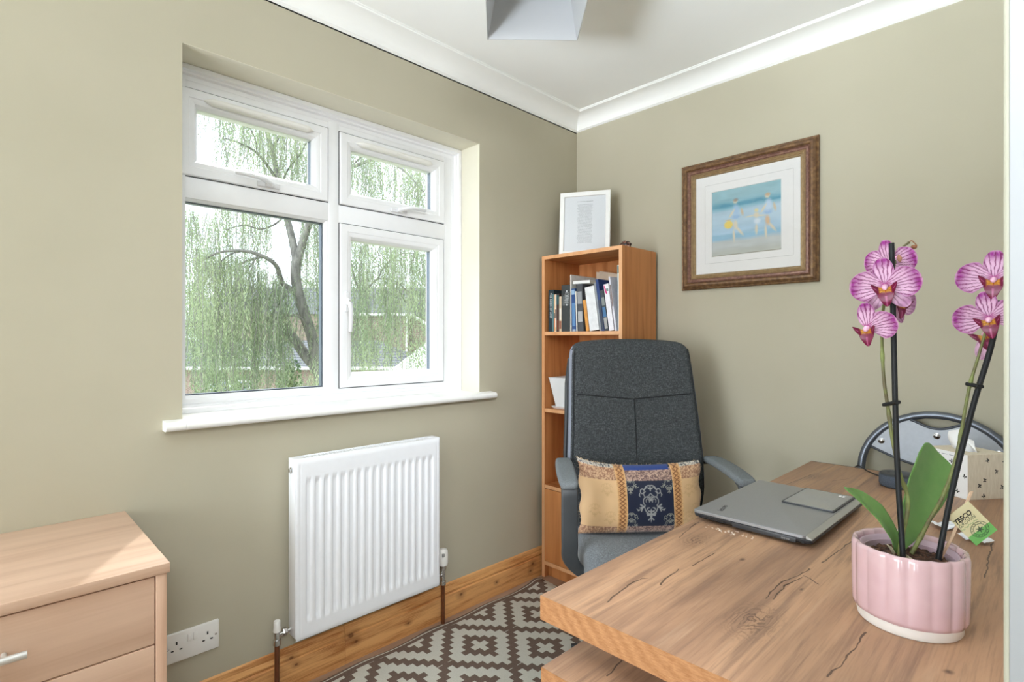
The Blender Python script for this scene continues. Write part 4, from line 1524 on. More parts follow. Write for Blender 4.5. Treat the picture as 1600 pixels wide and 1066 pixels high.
lc_ = lace(150, 90, 11)
border = (V_ < 0.135) | ((V_ > 0.80) & (V_ < 0.97))
lc2 = lace(120, 90, 12, (110, 84, 82), (196, 164, 146))
colA = np.where(border[..., None], np.where(m, lc2, lc_), colA)
colA = np.where(((V_ > 0.945) & (V_ < 1.0) & (U_ > 0.355) & (U_ < 0.72))[..., None], C3(34, 66, 140), colA)
colA = np.where(((V_ > 0.965) & ((U_ < 0.30) | (U_ > 0.74)))[..., None], lerp(np.zeros_like(colA) + C3(60, 66, 80), C3(214, 204, 190), n_hi * 2 - 0.3), colA)
for u0, u1 in ((0.278, 0.357), (0.733, 0.812)):
    k_ = (U_ - u0) / (u1 - u0)
    band = lerp(np.zeros_like(colA) + C3(176, 122, 74), C3(212, 162, 108), n_hi * 1.4)
    zig = np.abs(((V_ * 17) % 1) - 0.5) * 2
    mot = np.abs(np.abs(k_ - 0.5) * 2 - zig * 0.55) < 0.16
    band = np.where((mot & (n_hi > 0.2))[..., None], C3(128, 80, 44), band)
    band = np.where(((k_ < 0.1) | (k_ > 0.9))[..., None], C3(218, 176, 124) * (0.8 + 0.4 * n_hi[..., None]), band)
    colA = np.where(((k_ >= 0) & (k_ <= 1))[..., None], band, colA)
M_BROC = paint_mat('brocade', 0.5, 0.35, 0.3, 0.25)
painted('front_cover', pillow(gs, gt, -1), colA, M_BROC, cush)
gs2, gt2 = np.meshgrid(np.linspace(-1, 1, 60), np.linspace(-1, 1, 40), indexing='ij')
painted('back_cover', pillow(gs2, gt2, 1)[::-1], np.zeros((60, 40, 3)) + C3(30, 52, 110), M_BROC, cush)
bm = bmesh.new()
rr = random.Random(5)
for k in range(150):
    s_ = rr.uniform(-1, 1) if k > 60 else rr.uniform(-1, -0.55)
    t_ = 1.0
    if k > 110:
        s_, t_ = rr.choice((-1, 1)), rr.uniform(-1, 1)
    p = Vector(pillow(np.array([[s_]]), np.array([[t_]]), -1)[0, 0])
    dr_ = Vector((rr.uniform(-1, 1) + (s_ * 1.5 if t_ != 1 else 0), rr.uniform(-.6, .6), rr.uniform(0.2, 1) if t_ == 1 else rr.uniform(-1, 1))).normalized() * rr.uniform(0.002, 0.0065)
    tube(bm, [p, p + dr_ * 0.6, p + dr_ + Vector((rr.uniform(-1, 1), 0, rr.uniform(-1, 1))) * 0.0015], 0.0004, 4)
bm_obj('frayed_edge', bm, plain('frayed_thread', rgb(214, 190, 156), 0.9), cush)

# ------------------------------------------------------------------ desk
cracks = [[(1.313, 0.726), (1.303, 0.797), (1.303, 0.839), (1.31, 0.853)], [(1.343, 0.843), (1.336, 0.882), (1.332, 0.925)],
          [(1.343, 0.956), (1.343, 1.011), (1.345, 1.049)], [(1.487, 0.923), (1.485, 0.98), (1.493, 1.041), (1.504, 1.102)],
          [(1.497, 0.93), (1.495, 0.989), (1.503, 1.051)], [(1.503, 1.062), (1.516, 1.057), (1.534, 1.042)],
          [(1.621, 0.763), (1.626, 0.814), (1.631, 0.921)], [(1.512, 1.147), (1.515, 1.229), (1.523, 1.311)],
          [(1.734, 1.284), (1.733, 1.386), (1.732, 1.516)], [(1.252, 1.074), (1.242, 1.137), (1.237, 1.199)],
          [(1.267, 1.696), (1.274, 1.775), (1.282, 1.871)], [(1.35, 1.83), (1.376, 1.899)]]
knots = [((1.502, 0.838), 0.048, 0.085), ((1.299, 1.855), 0.026, 0.08), ((1.285, 1.09), 0.034, 0.07), ((1.398, 1.053), 0.006, 0.012), ((1.520, 1.0), 0.004, 0.008), ((1.727, 0.884), 0.007, 0.008)]
t = NT('rustic_oak_top')
P0 = t.n('NewGeometry').outputs['Position']
warp = t.n('TexNoise')
t.l(P0, warp.inputs['Vector'])
warp.inputs['Scale'].default_value = 26
warp.inputs['Detail'].default_value = 2
off = t.vmath('SCALE', t.vmath('SUBTRACT', warp.outputs[1], (0.5, 0.5, 0.5)), scale=0.012)
Pw = t.vmath('MULTIPLY', t.vmath('ADD', P0, off), (1, 1, 0))
# grain
mp = t.n('Mapping')
t.l(P0, mp.inputs[0])
mp.inputs['Scale'].default_value = (5.5, 0.6, 1)
big = t.noise(mp.outputs[0], 1.6, 6, 0.6, 0.5)
mp2 = t.n('Mapping')
t.l(P0, mp2.inputs[0])
mp2.inputs['Scale'].default_value = (150, 5, 1)
fine = t.noise(mp2.outputs[0], 1.5, 4, 0.65)
mp3 = t.n('Mapping')
t.l(P0, mp3.inputs[0])
mp3.inputs['Scale'].default_value = (34, 1.5, 1)
mid = t.noise(mp3.outputs[0], 1.5, 5, 0.65, 0.4)
base = t.ramp(big, [(0.28, rgb(132, 100, 80)), (0.44, rgb(166, 129, 102)), (0.58, rgb(188, 148, 116)), (0.78, rgb(156, 120, 96))])
base = t.mix(t.math('MULTIPLY', t.ramp(mid, [(0.36, (1, 1, 1, 1)), (0.50, (0, 0, 0, 1))]), 0.62), base, rgb(124, 96, 80))
base = t.mix(t.math('MULTIPLY', t.ramp(mid, [(0.56, (0, 0, 0, 1)), (0.72, (1, 1, 1, 1))]), 0.35), base, rgb(196, 166, 138))
base = t.mix(t.math('MULTIPLY', t.ramp(fine, [(0.34, (1, 1, 1, 1)), (0.50, (0, 0, 0, 1))]), 0.34), base, rgb(126, 96, 78))
# knots: concentric growth rings squeezed along the grain
for (kx, ky), ra, rb in knots:
    e = t.vmath('LENGTH', t.vmath('MULTIPLY', t.vmath('SUBTRACT', Pw, (kx, ky, 0)), (1 / ra, 1 / rb, 0)))
    mask = t.ramp(e, [(0.15, (1, 1, 1, 1)), (1.0, (0, 0, 0, 1))])
    if ra > 0.015:
        ring = t.math('SINE', t.math('ADD', t.math('MULTIPLY', e, 40.0), t.math('MULTIPLY', t.math('ADD', mid, warp.outputs[0]), 34.0)))
        mask = t.math('MULTIPLY', mask, t.math('ADD', 0.22, t.math('MULTIPLY', t.math('MAXIMUM', ring, 0.0), t.math('MULTIPLY', warp.outputs[0], 1.2))))
    base = t.mix(mask, base, rgb(96, 72, 60))
# drying cracks
dist = None
for cr in cracks:
    for (ax, ay), (bx, by) in zip(cr[:-1], cr[1:]):
        ba = (bx - ax, by - ay, 0)
        L2 = ba[0] ** 2 + ba[1] ** 2
        pa = t.vmath('SUBTRACT', Pw, (ax, ay, 0))
        h = t.math('MULTIPLY', t.vmath('DOT_PRODUCT', pa, ba), 1.0 / L2, clamp=True)
        dd = t.vmath('LENGTH', t.vmath('SUBTRACT', pa, t.vmath('SCALE', ba, scale=h)))
        dist = dd if dist is None else t.math('MINIMUM', dist, dd)
wn_ = t.math('MULTIPLY', warp.outputs[0], 0.0026)
ck = t.ramp(t.math('DIVIDE', dist, wn_), [(0.7, (1, 1, 1, 1)), (1.5, (0.35, 0.35, 0.35, 1)), (6.0, (0, 0, 0, 1))])
base = t.mix(t.math('MULTIPLY', ck, 0.85), base, rgb(70, 52, 42))
t.bsdf(base, t.ramp(mid, [(0.3, (0.42,) * 3 + (1,)), (0.7, (0.52,) * 3 + (1,))]), spec=0.4, bump=t.math('SUBTRACT', fine, ck), bump_strength=0.12, bump_dist=0.001)
M_OAK = t.m
t = NT('oak_cut_end')
mp = t.n('Mapping')
t.l(t.n('NewGeometry').outputs['Position'], mp.inputs[0])
mp.inputs['Scale'].default_value = (1, 1, 1)
mp.inputs['Rotation'].default_value = (0, math.radians(38), 0)
wv = t.n('TexWave', wave_type='BANDS', bands_direction='X')
t.l(mp.outputs[0], wv.inputs[0])
wv.inputs['Scale'].default_value = 14
wv.inputs['Distortion'].default_value = 9
wv.inputs['Detail'].default_value = 3
fn_ = t.noise(t.pos(scale=(140, 140, 700)), 1.0, 3, 0.6)
patch = t.noise(t.pos(scale=(7, 7, 3)), 1.0, 2)
c = t.ramp(t.math('ADD', t.math('MULTIPLY', wv.outputs[1], t.math('MULTIPLY', patch, 0.28)), t.math('MULTIPLY', fn_, 0.7)), [(0.25, rgb(150, 102, 64)), (0.55, rgb(178, 130, 88)), (0.85, rgb(198, 156, 114))])
t.bsdf(c, 0.5, spec=0.35, bump=fn_, bump_strength=0.1)
M_OAK_END = t.m
DX0, DX1, DY0, DY1 = 1.219, 1.800, 0.668, 2.081
desk = thing('desk', 'rustic oak desk with a second board beneath the top, laptop and orchid on it', 'desk', ((DX0 + DX1) / 2, (DY0 + DY1) / 2, 0))


def board(name, z0, z1, x0, x1, y0, y1):
    bm = bmesh.new()
    box(bm, (x0, y0 + 0.0012, z0), (x1, y1, z1), 0.0008, 2)
    b = bm_obj(name, bm, M_OAK, desk, smooth=35)
    bm = bmesh.new()
    box(bm, (x0, y0, z0), (x1, y0 + 0.0012, z1 - 0.0004))
    bm_obj('edge_band', bm, M_OAK_END, b)
    return b


tb = board('desk_top', 0.710, 0.750, DX0, DX1, DY0, DY1)
box_obj('back_edging', (DX0, DY1, 0.712), (DX1, DY1 + 0.0015, 0.7506), M_BLACK, tb)
board('lower_board', 0.591, 0.631, DX0 + 0.002, DX1, DY0, DY1)
for y in (1.12, 1.98):
    box_obj('spacer', (1.52, y, 0.6312), (1.79, y + 0.03, 0.7098), M_OAK, desk)
for y in (0.86, 1.99):
    box_obj('end_panel', (1.42, y, 0.0), (1.79, y + 0.035, 0.5908), M_OAK, desk)
box_obj('rear_panel', (1.76, 0.90, 0.25), (1.785, 1.985, 0.5908), M_OAK, desk)

# ------------------------------------------------------------------ laptop
M_LAP = plain('graphite_lid', rgb(158, 159, 161), 0.42, metal=0.55, var=0.03, vscale=300)
M_LAPB = plain('laptop_base', rgb(44, 45, 48), 0.42, var=0.05)
M_LAPS = plain('silver_hinge_strip', rgb(176, 176, 172), 0.35, metal=0.5)
lx, ly, lw, ld_ = 1.352, 1.396, 0.258, 0.386      # closed laptop, long side along the desk
lap = thing('laptop', 'closed grey laptop lying on the oak desk', 'laptop', (lx, ly, 0.750), math.radians(-1.0), world_parts=False)
bm = bmesh.new()
loft(bm, [[(x, y, z) for x, y in rrect(lw * 1.0 - i * 2, ld_ - i * 2, 0.010, 4)] for i, z in ((0.020, 0.0035), (0.008, 0.006), (0.001, 0.011), (0.0, 0.016), (0.001, 0.0175))])
base_ = bm_obj('base', bm, M_LAPB, lap, smooth=35)
bm = bmesh.new()
rings = []
for i, z in ((0.001, 0.0180), (0.0, 0.0188), (0.0, 0.0238), (0.0012, 0.0250), (0.003, 0.0253)):
    rings.append([(x - 0.0065, y, z) for x, y in rrect(lw - 0.013 - i * 2, ld_ - i * 2, 0.008, 4)])
loft(bm, rings)
lid = bm_obj('lid', bm, M_LAP, lap, smooth=35)
bm = bmesh.new()
x0, x1 = lw / 2 - 0.0128, lw / 2 - 0.001
loft(bm, [[(x0, y, 0.0180), (x1, y, 0.0180), (x1, y, 0.0200), (x0, y, 0.0250)] for y in (-ld_ / 2 + 0.003, ld_ / 2 - 0.003)])
bm_obj('hinge_strip', bm, M_LAPS, lap, smooth=30)
text_obj('lid_lettering', 'lenovo', 0.0185, frame_matrix((-0.083, -0.136, 0.02535), (-0.18, 1, 0), (-1, -0.18, 0)), M_LAPB, lid, 0.0003, local=True)
yf = -ld_ / 2
bm = bmesh.new()
box(bm, (-0.035, yf - 0.0006, 0.0068), (0.098, yf + 0.004, 0.0168), 0.0004)
od = bm_obj('disc_drive', bm, plain('drive_bezel', rgb(58, 59, 62), 0.4), base_, smooth=30, local=True)
text_obj('drive_lettering', 'DVD RW', 0.0042, frame_matrix((0.078, yf - 0.0008, 0.0105), (1, 0, 0), (0, 0, 1)), plain('drive_print', rgb(190, 190, 190), 0.5), od, 0.0001, local=True)
M_PORT = plain('port_black', rgb(12, 12, 13), 0.4)
for a, b, z0, z1 in ((-0.098, -0.078, 0.010, 0.0150), (-0.070, -0.055, 0.0095, 0.0145), (0.108, 0.114, 0.009, 0.0135), (-0.113, -0.107, 0.010, 0.015)):
    box_obj('port', (a, yf - 0.0003, z0), (b, yf + 0.003, z1), M_PORT, base_, local=True)
for x in (-0.09, 0.09):
    for y in (-0.15, 0.15):
        bm = bmesh.new()
        lathe(bm, [(0.007, 0.0001), (0.007, 0.0045)], (x, y, 0), 12)
        bm_obj('foot', bm, M_BLACK, base_, local=True)

# slim brushed case lying on the lid
t = NT('spun_steel')
ob = t.n('TexCoord').outputs['Object']
mpn = t.n('Mapping')
t.l(ob, mpn.inputs[0])
mpn.inputs['Scale'].default_value = (40, 1.2, 1)
bn = t.noise(mpn.outputs[0], 30, 3, 0.6)
tg = t.n('Tangent', direction_type='RADIAL', axis='Z')
b = t.bsdf(t.ramp(bn, [(0.3, rgb(166, 168, 174)), (0.7, rgb(196, 198, 204))]), 0.26, metal=0.7, bump=bn, bump_strength=0.05)
b.inputs['Anisotropic'].default_value = 0.8
t.l(tg.outputs[0], b.inputs['Tangent'])
cs = thing('metal_case', 'slim silver brushed metal case with a dark rim lying on the laptop lid', 'case', (1.408, 1.494, 0.7755), math.radians(-1.5), world_parts=False)
bm = bmesh.new()
loft(bm, [[(x, y, z) for x, y in rrect(0.117, 0.173, 0.006, 4)] for z in (0.0001, 0.0030)])
bm_obj('rim', bm, plain('dark_rim', rgb(58, 60, 64), 0.4), cs, smooth=35)
bm = bmesh.new()
loft(bm, [[(x, y, z) for x, y in rrect(0.109, 0.165, 0.004, 4)] for z in (0.0031, 0.0036)])
bm_obj('cover_plate', bm, t.m, cs, smooth=35)
bm = bmesh.new()
for x, y in ((0.030, 0.066), (0.038, 0.066), (0.030, 0.058), (0.038, 0.058)):
    box(bm, (x - 0.003, y - 0.003, 0.0036), (x + 0.003, y + 0.003, 0.0038))
bm_obj('corner_mark', bm, M_WHITE, cs)

# crumbs beside the laptop
bm = bmesh.new()
rr = random.Random(9)
for k in range(46):
    x, y = 1.315 + abs(rr.gauss(0, 0.022)) * rr.choice((-1, 1.4)), 1.182 + rr.gauss(0, 0.006)
    r_ = rr.uniform(0.0004, 0.0010)
    box(bm, (x - r_ * 2, y - r_ * 0.6, 0.7501), (x + r_ * 2, y + r_ * .6, 0.7501 + r_), rot=None)
tag(bm_obj('crumbs', bm, plain('pale_crumbs', rgb(232, 220, 206), 0.9)), 'pale crumbs scattered on the desk in front of the laptop', 'crumbs', kind='stuff')

# ------------------------------------------------------------------ smart speaker
sk = thing('smart_speaker', 'small round dark blue-grey speaker on the far part of the desk', 'speaker', (1.503, 1.898, 0.75))
t = NT('speaker_fabric')
nn = t.noise(t.pos(), 700, 2, 0.6)
t.bsdf(t.ramp(nn, [(0.35, rgb(52, 60, 70)), (0.65, rgb(86, 96, 110))]), 0.8, bump=nn, bump_strength=0.3)
bm = bmesh.new()
lathe(bm, [(0.040, 0.7505), (0.045, 0.753), (0.047, 0.759), (0.047, 0.780), (0.0465, 0.784)], (1.503, 1.898, 0), 40)
bm_obj('grille', bm, t.m, sk, smooth=50)
bm = bmesh.new()
lathe(bm, [(0.0465, 0.784), (0.0460, 0.7865), (0.043, 0.789), (0.020, 0.7895), (0.001, 0.7895)], (1.503, 1.898, 0), 40)
tp = bm_obj('top_plate', bm, plain('speaker_top', rgb(46, 50, 56), 0.45), sk, smooth=50)
for a, b in ((0.024, 0), (-0.024, 0), (0, 0.024), (0, -0.024)):
    bm = bmesh.new()
    lathe(bm, [(0.004, 0.7895), (0.004, 0.7900), (0.001, 0.7901)], (1.503 + a, 1.898 + b, 0), 12)
    bm_obj('button', bm, M_BLACK, tp, smooth=50)
bm = bmesh.new()
tube(bm, smooth_path([(1.480, 1.940, 0.7535), (1.455, 1.975, 0.7525), (1.425, 2.010, 0.752), (1.395, 2.045, 0.7525), (1.378, 2.060, 0.758), (1.366, 2.068, 0.760), (1.356, 2.078, 0.754), (1.351, 2.0865, 0.748), (1.350, 2.088, 0.735), (1.350, 2.088, 0.72)], 6), 0.0019, 8)
bm_obj('power_cable', bm, M_BLACK, sk, smooth=60)

# ------------------------------------------------------------------ tissue box
TN = Vector((1.660, 1.868, 0.7503))
e1 = Vector((-0.80, 0.60, 0)).normalized()
e2 = Vector((0.60, 0.80, 0)).normalized()
TW, THt = 0.128, 0.119
tbx = thing('tissue_box', 'cube tissue box with black butterflies at the right end of the desk', 'tissue box', TN + e1 * TW / 2 + e2 * TW / 2)


def tb3(a, b, z):
    return TN + e1 * a + e2 * b + Vector((0, 0, z))


M_CARD_W = plain('white_card', rgb(236, 236, 234), 0.6, var=0.015)
t = NT('kraft_card')
nn = t.noise(t.pos(scale=(240, 240, 40)), 1, 2)
t.bsdf(t.ramp(nn, [(0.3, rgb(214, 202, 180)), (0.7, rgb(228, 218, 198))]), 0.7)
M_KRAFT = t.m
bm = bmesh.new()
loft(bm, [[tb3(0, 0, z), tb3(TW, 0, z), tb3(TW, TW, z), tb3(0, TW, z)] for z in (0, THt)], caps=False)
bm.faces.ensure_lookup_table()
for f_ in bm.faces:
    c = f_.calc_center_median()
    q = (c - TN)
    if q.dot(e1) < 0.01 or q.dot(e1) > TW - 0.01:
        f_.material_index = 1
# top with an oval opening
ring_o = [tb3(TW * a, TW * b, THt) for a, b in rrect(1, 1, 0.0001, 9, 0.5, 0.5)]
nr_ = len(ring_o)
outl = [bm.verts.new(p) for p in ring_o]
angs = [math.atan2((Vector(p) - tb3(TW / 2, TW / 2, THt)).dot(e2), (Vector(p) - tb3(TW / 2, TW / 2, THt)).dot(e1)) for p in ring_o]
inn = [bm.verts.new(tb3(TW / 2 + 0.045 * math.cos(a), TW / 2 + 0.024 * math.sin(a), THt)) for a in angs]
low = [bm.verts.new(tb3(TW / 2 + 0.045 * math.cos(a), TW / 2 + 0.024 * math.sin(a), THt - 0.004)) for a in angs]
for i in range(nr_):
    j = (i + 1) % nr_
    if (outl[i].co - outl[j].co).length > 1e-6:
        bm.faces.new((outl[i], outl[j], inn[j], inn[i])).material_index = 1
    if (inn[i].co - inn[j].co).length > 1e-6:
        bm.faces.new((inn[i], inn[j], low[j], low[i])).material_index = 1
bmesh.ops.remove_doubles(bm, verts=bm.verts, dist=1e-6)
bm_obj('carton', bm, [M_CARD_W, M_KRAFT], tbx)
# butterfly prints
wing = [(0, 0), (0.25, 0.55), (0.75, 0.9), (1.0, 0.65), (0.85, 0.2), (0.45, 0.0), (0.75, -0.25), (0.7, -0.7), (0.35, -0.8), (0.1, -0.35)]
bm = bmesh.new()


def butterfly(fn, cu_, cv_, s, ang):
    ca, sa = math.cos(ang), math.sin(ang)
    for m_ in (1, -1):
        vs_ = []
        for a, b in wing:
            a2 = a * m_ * (1 if m_ > 0 else 0.75)
            vs_.append(bm.verts.new(fn(cu_ + s * (a2 * ca - b * sa), cv_ + s * (a2 * sa + b * ca))))
        try:
            bm.faces.new(vs_)
        except ValueError:
            pass


faceL = lambda a, z: tb3(a, -0.0004, z)
faceR = lambda b, z: tb3(-0.0004, b, z)
rr = random.Random(2)
for a, z in ((0.008, 0.060), (0.028, 0.016), (0.045, 0.094), (0.075, 0.050), (0.100, 0.085), (0.105, 0.020), (0.06, 0.025)):
    butterfly(faceL, a, z, 0.0062, rr.uniform(-0.8, 0.8))
for b_, z in ((0.060, 0.103), (0.088, 0.072), (0.052, 0.050), (0.036, 0.036), (0.048, 0.008), (0.105, 0.030), (0.112, 0.100)):
    butterfly(faceR, b_, z, 0.0062, rr.uniform(0.6, 2.0))
M_INK = plain('black_print', rgb(38, 36, 34), 0.7)
bm_obj('butterfly_print', bm, M_INK, tbx)
bm = bmesh.new()
for k in range(5):
    a0 = TW - 0.010 - k * 0.022
    q = [faceL(a0, 0.109), faceL(a0 - 0.017, 0.109), faceL(a0 - 0.017, 0.1105), faceL(a0, 0.1105)]
    bm.faces.new([bm.verts.new(p) for p in q])
bm_obj('small_print', bm, plain('grey_small_print', rgb(150, 152, 158), 0.7), tbx)
# the tissue standing out of the slot
nu, nv = 40, 30
P = np.zeros((nu, nv, 3))
for i in range(nu):
    for j in range(nv):
        s_ = i / (nu - 1) * 2 - 1
        h_ = j / (nv - 1)
        w_ = 0.040 + 0.006 * math.sin(h_ * 3) - 0.014 * h_
        topz = 0.050 + 0.014 * (1 - abs(s_ + 0.35)) - 0.012 * (s_ > 0.2) * (s_ - 0.2)
        p = tb3(TW / 2 - s_ * w_, TW / 2 + 0.010 * math.sin(s_ * 4 + h_ * 3) * (0.4 + h_) - 0.012 * h_, THt - 0.006 + topz * h_)
        P[i, j] = p
o = painted('tissue', P, np.ones(P.shape) * 0.9, plain('white_tissue', rgb(240, 240, 240), 0.9, var=0.01), tbx)

# crumpled receipts between the pot and the box
for nm, cxp, cyp, w_, l_, a0, lab in (('paper_scrap', 1.652, 1.560, 0.060, 0.045, 0.5, 'crumpled white receipt on the desk behind the orchid pot'), ('paper_scrap', 1.705, 1.500, 0.050, 0.035, -0.4, 'smaller white paper scrap next to the crumpled receipt')):
    nu, nv = 24, 20
    g1, g2 = np.meshgrid(np.linspace(-.5, .5, nu), np.linspace(-.5, .5, nv), indexing='ij')
    ca, sa = math.cos(a0), math.sin(a0)
    P = np.stack([cxp + g1 * w_ * ca - g2 * l_ * sa, cyp + g1 * w_ * sa + g2 * l_ * ca, 0.7508 + 0.008 * np.abs(np.sin(g1 * 4 + 0.6)) + 0.003 * (smooth_noise((nu, nv), (5, 5), 6))], -1)
    ink_ = ((np.abs(np.sin(g2 * 42)) < 0.3) & (np.abs(g1) < 0.36))[..., None]
    colP = np.where(ink_, C3(176, 186, 204), C3(238, 240, 243)) * np.ones((nu, nv, 1))
    tag(painted(nm, P, colP, paint_mat('receipt', 0.7), thick=0.0004), lab, 'paper')

# ------------------------------------------------------------------ folding chair leaning on the back wall
fcx = 1.548
fld = thing('folding_chair', 'folded grey metal folding chair leaning on the back wall behind the desk', 'chair', (fcx, 2.15, 0))
M_TUBE = plain('grey_painted_tube', rgb(104, 109, 117), 0.32, metal=0.6, var=0.03)
M_PLATE = plain('grey_steel_plate', rgb(164, 168, 174), 0.5, metal=0.2, var=0.04, vscale=90)


def fy(z):
    return 2.135 + 0.145 * z


def fp(x, z, off=0.0):
    return Vector((x, fy(z) + off, z))


HW = 0.212
zt_, zc_ = 0.925, 0.725
arch = [fp(fcx - HW, 0.012), fp(fcx - HW, 0.35), fp(fcx - HW, 0.60)] + \
       [fp(fcx - HW * math.cos(math.radians(a)), zc_ + (zt_ - zc_) * math.sin(math.radians(a))) for a in range(0, 181, 9)] + \
       [fp(fcx + HW, 0.60), fp(fcx + HW, 0.35), fp(fcx + HW, 0.012)]
bm = bmesh.new()
tube(bm, arch, 0.0125, 14)
bm_obj('frame', bm, M_TUBE, fld, smooth=60)
# back plate with the hand hole scooped out of its top edge
nu, nv = 61, 22
bm = bmesh.new()
fr_, bk_ = [], []
for i in range(nu):
    k = -1 + 2 * i / (nu - 1)
    x = fcx + k * (HW - 0.014)
    aa = math.sqrt(max(0.0, 1 - (k * 0.935) ** 2))
    ztop = zc_ + (zt_ - zc_) * aa - 0.010
    if abs(k) < 0.36:
        ztop -= 0.034 * (math.cos(k / 0.36 * math.pi) * 0.5 + 0.5) ** 0.55
    zlow = 0.800 - 0.052 * (1 - k * k) ** 1.2 + 0.004
    zlow = min(zlow, ztop - 0.003)
    colf, colb = [], []
    for j in range(nv):
        z = zlow + (ztop - zlow) * j / (nv - 1)
        bulge = -0.006 * (1 - k * k)
        colf.append(bm.verts.new(fp(x, z, -0.002 + bulge)))
        colb.append(bm.verts.new(fp(x, z, 0.0 + bulge)))
    fr_.append(colf)
    bk_.append(colb)
for i in range(nu - 1):
    for j in range(nv - 1):
        bm.faces.new((fr_[i][j], fr_[i + 1][j], fr_[i + 1][j + 1], fr_[i][j + 1]))
        bm.faces.new((bk_[i][j], bk_[i][j + 1], bk_[i + 1][j + 1], bk_[i + 1][j]))
    for a, b in ((0, 0), (nv - 1, nv - 1)):
        bm.faces.new((fr_[i][a], fr_[i + 1][a], bk_[i + 1][b], bk_[i][b]))
edge_lo = [fr_[i][0].co.copy() for i in range(nu)]
edge_hi = [fr_[i][-1].co.copy() for i in range(nu) if abs(-1 + 2 * i / (nu - 1)) < 0.40]
plt = bm_obj('back_plate', bm, M_PLATE, fld, smooth=60)
bm = bmesh.new()
tube(bm, edge_lo, 0.0042, 8)
tube(bm, edge_hi, 0.0042, 8)
bm_obj('edge_trim', bm, plain('dark_edge_trim', rgb(58, 62, 70), 0.4), plt, smooth=60)
for k, z in ((-0.80, 0.822), (0.0, 0.858), (0.80, 0.822)):
    bm = bmesh.new()
    x = fcx + k * (HW - 0.014) * 0.97
    lathe(bm, [(0.010, 0), (0.010, -0.0012), (0.007, -0.002), (0.0055, -0.0035), (0.002, -0.0045), (0.0005, -0.0046)], (x, fy(z) - 0.0022 - 0.006 * (1 - k * k), z), 16, axis='y')
    bm_obj('rivet', bm, M_CHROME, plt, smooth=40)
# folded seat and rear legs
bm = bmesh.new()
loft(bm, [[fp(fcx + a, z, o_) for a, z in [(x_, 0.36 + y_) for x_, y_ in rrect(0.37, 0.36, 0.06, 6)]] for o_ in (-0.030, -0.020)])
bm_obj('seat', bm, M_PLATE, fld, smooth=40)
bm = bmesh.new()
tube(bm, smooth_path([fp(fcx - 0.17, 0.012, 0.022), fp(fcx - 0.17, 0.45, 0.020), fp(fcx - 0.165, 0.62, 0.018)], 5), 0.010, 12)
tube(bm, smooth_path([fp(fcx + 0.17, 0.012, 0.022), fp(fcx + 0.17, 0.45, 0.020), fp(fcx + 0.165, 0.62, 0.018)], 5), 0.010, 12)
tube(bm, [fp(fcx - 0.17, 0.10, 0.022), fp(fcx + 0.17, 0.10, 0.022)], 0.008, 10)
bm_obj('rear_frame', bm, M_TUBE, fld, smooth=60)
for x, o_ in ((-HW, 0), (HW, 0), (-0.17, 0.022), (0.17, 0.022)):
    bm = bmesh.new()
    lathe(bm, [(0.014, 0.0), (0.015, 0.004), (0.0145, 0.030)], (fcx + x, fy(0.01) + o_, 0), 14)
    bm_obj('rubber_foot', bm, M_BLACK, fld, smooth=40)

# ------------------------------------------------------------------ orchid
PC = Vector((1.667, 1.004, 0.75))
pot = None
t = NT('pink_glaze')
nn = t.noise(t.pos(), 22, 2)
t.bsdf(t.ramp(nn, [(0.3, rgb(198, 164, 168)), (0.7, rgb(206, 174, 178))]), 0.16, spec=0.6, **{'Coat Weight': 0.6, 'Coat Roughness': 0.06})
M_PINK = t.m
flute = lambda a, h: 1 + (0.050 * (abs(math.cos(a * 8 + 0.3)) ** 0.55 - 0.78)) * (1 if h > 0.768 else 0.3)
pot = thing('plant_pot', 'fluted glossy pink ceramic plant pot on the front right of the desk', 'pot', PC)
bm = bmesh.new()
lathe(bm, [(0.0675, 0.7665), (0.0705, 0.768), (0.0715, 0.774), (0.0722, 0.80), (0.0725, 0.84), (0.0725, 0.860), (0.0715, 0.8645), (0.0695, 0.8665), (0.067, 0.8662), (0.0648, 0.8635), (0.0640, 0.855), (0.0640, 0.782), (0.060, 0.776)], (PC.x, PC.y, 0), 168, mod=flute)
bm_obj('glazed_body', bm, M_PINK, pot, smooth=70)
bm = bmesh.new()
lathe(bm, [(0.0635, 0.7502), (0.0655, 0.7525), (0.0668, 0.7665), (0.060, 0.7666)], (PC.x, PC.y, 0), 96)
bm_obj('foot_ring', bm, plain('unglazed_white', rgb(232, 228, 222), 0.6, var=0.02), pot, smooth=50)
bm = bmesh.new()
lathe(bm, [(0.0630, 0.842), (0.0632, 0.8585), (0.0610, 0.8600), (0.0590, 0.8585), (0.0580, 0.8530), (0.0565, 0.8520), (0.0560, 0.790), (0.050, 0.785)], (PC.x, PC.y, 0), 96)
bm_obj('inner_pot', bm, plain('lilac_inner_pot', rgb(196, 170, 182), 0.3), pot, smooth=50)
t = NT('bark_mix')
nn = t.noise(t.pos(), 160, 3, 0.6)
t.bsdf(t.ramp(nn, [(0.35, rgb(44, 30, 24)), (0.55, rgb(84, 58, 44)), (0.75, rgb(128, 92, 70))]), 0.95)
bm = bmesh.new()
bmesh.ops.create_grid(bm, x_segments=70, y_segments=70, size=0.056)
for v in list(bm.verts):
    if v.co.length > 0.0555:
        bm.verts.remove(v)
for v in bm.verts:
    p = v.co.copy()
    q = mnoise.noise(p * 170) * 0.0045 + mnoise.noise(p * 60) * 0.004
    v.co = Vector((PC.x + p.x, PC.y + p.y, 0.8445 + q + 0.006 * (1 - (p.length / 0.056) ** 2)))
o = bm_obj('bark', bm, t.m, pot)
o['kind'] = 'stuff'

# the plant
D0 = 0.812
orc = thing('orchid', 'pink veined moth orchid with two flower spikes growing in the pink pot', 'orchid', (PC.x, PC.y, 0.842))
toCam = -FWD


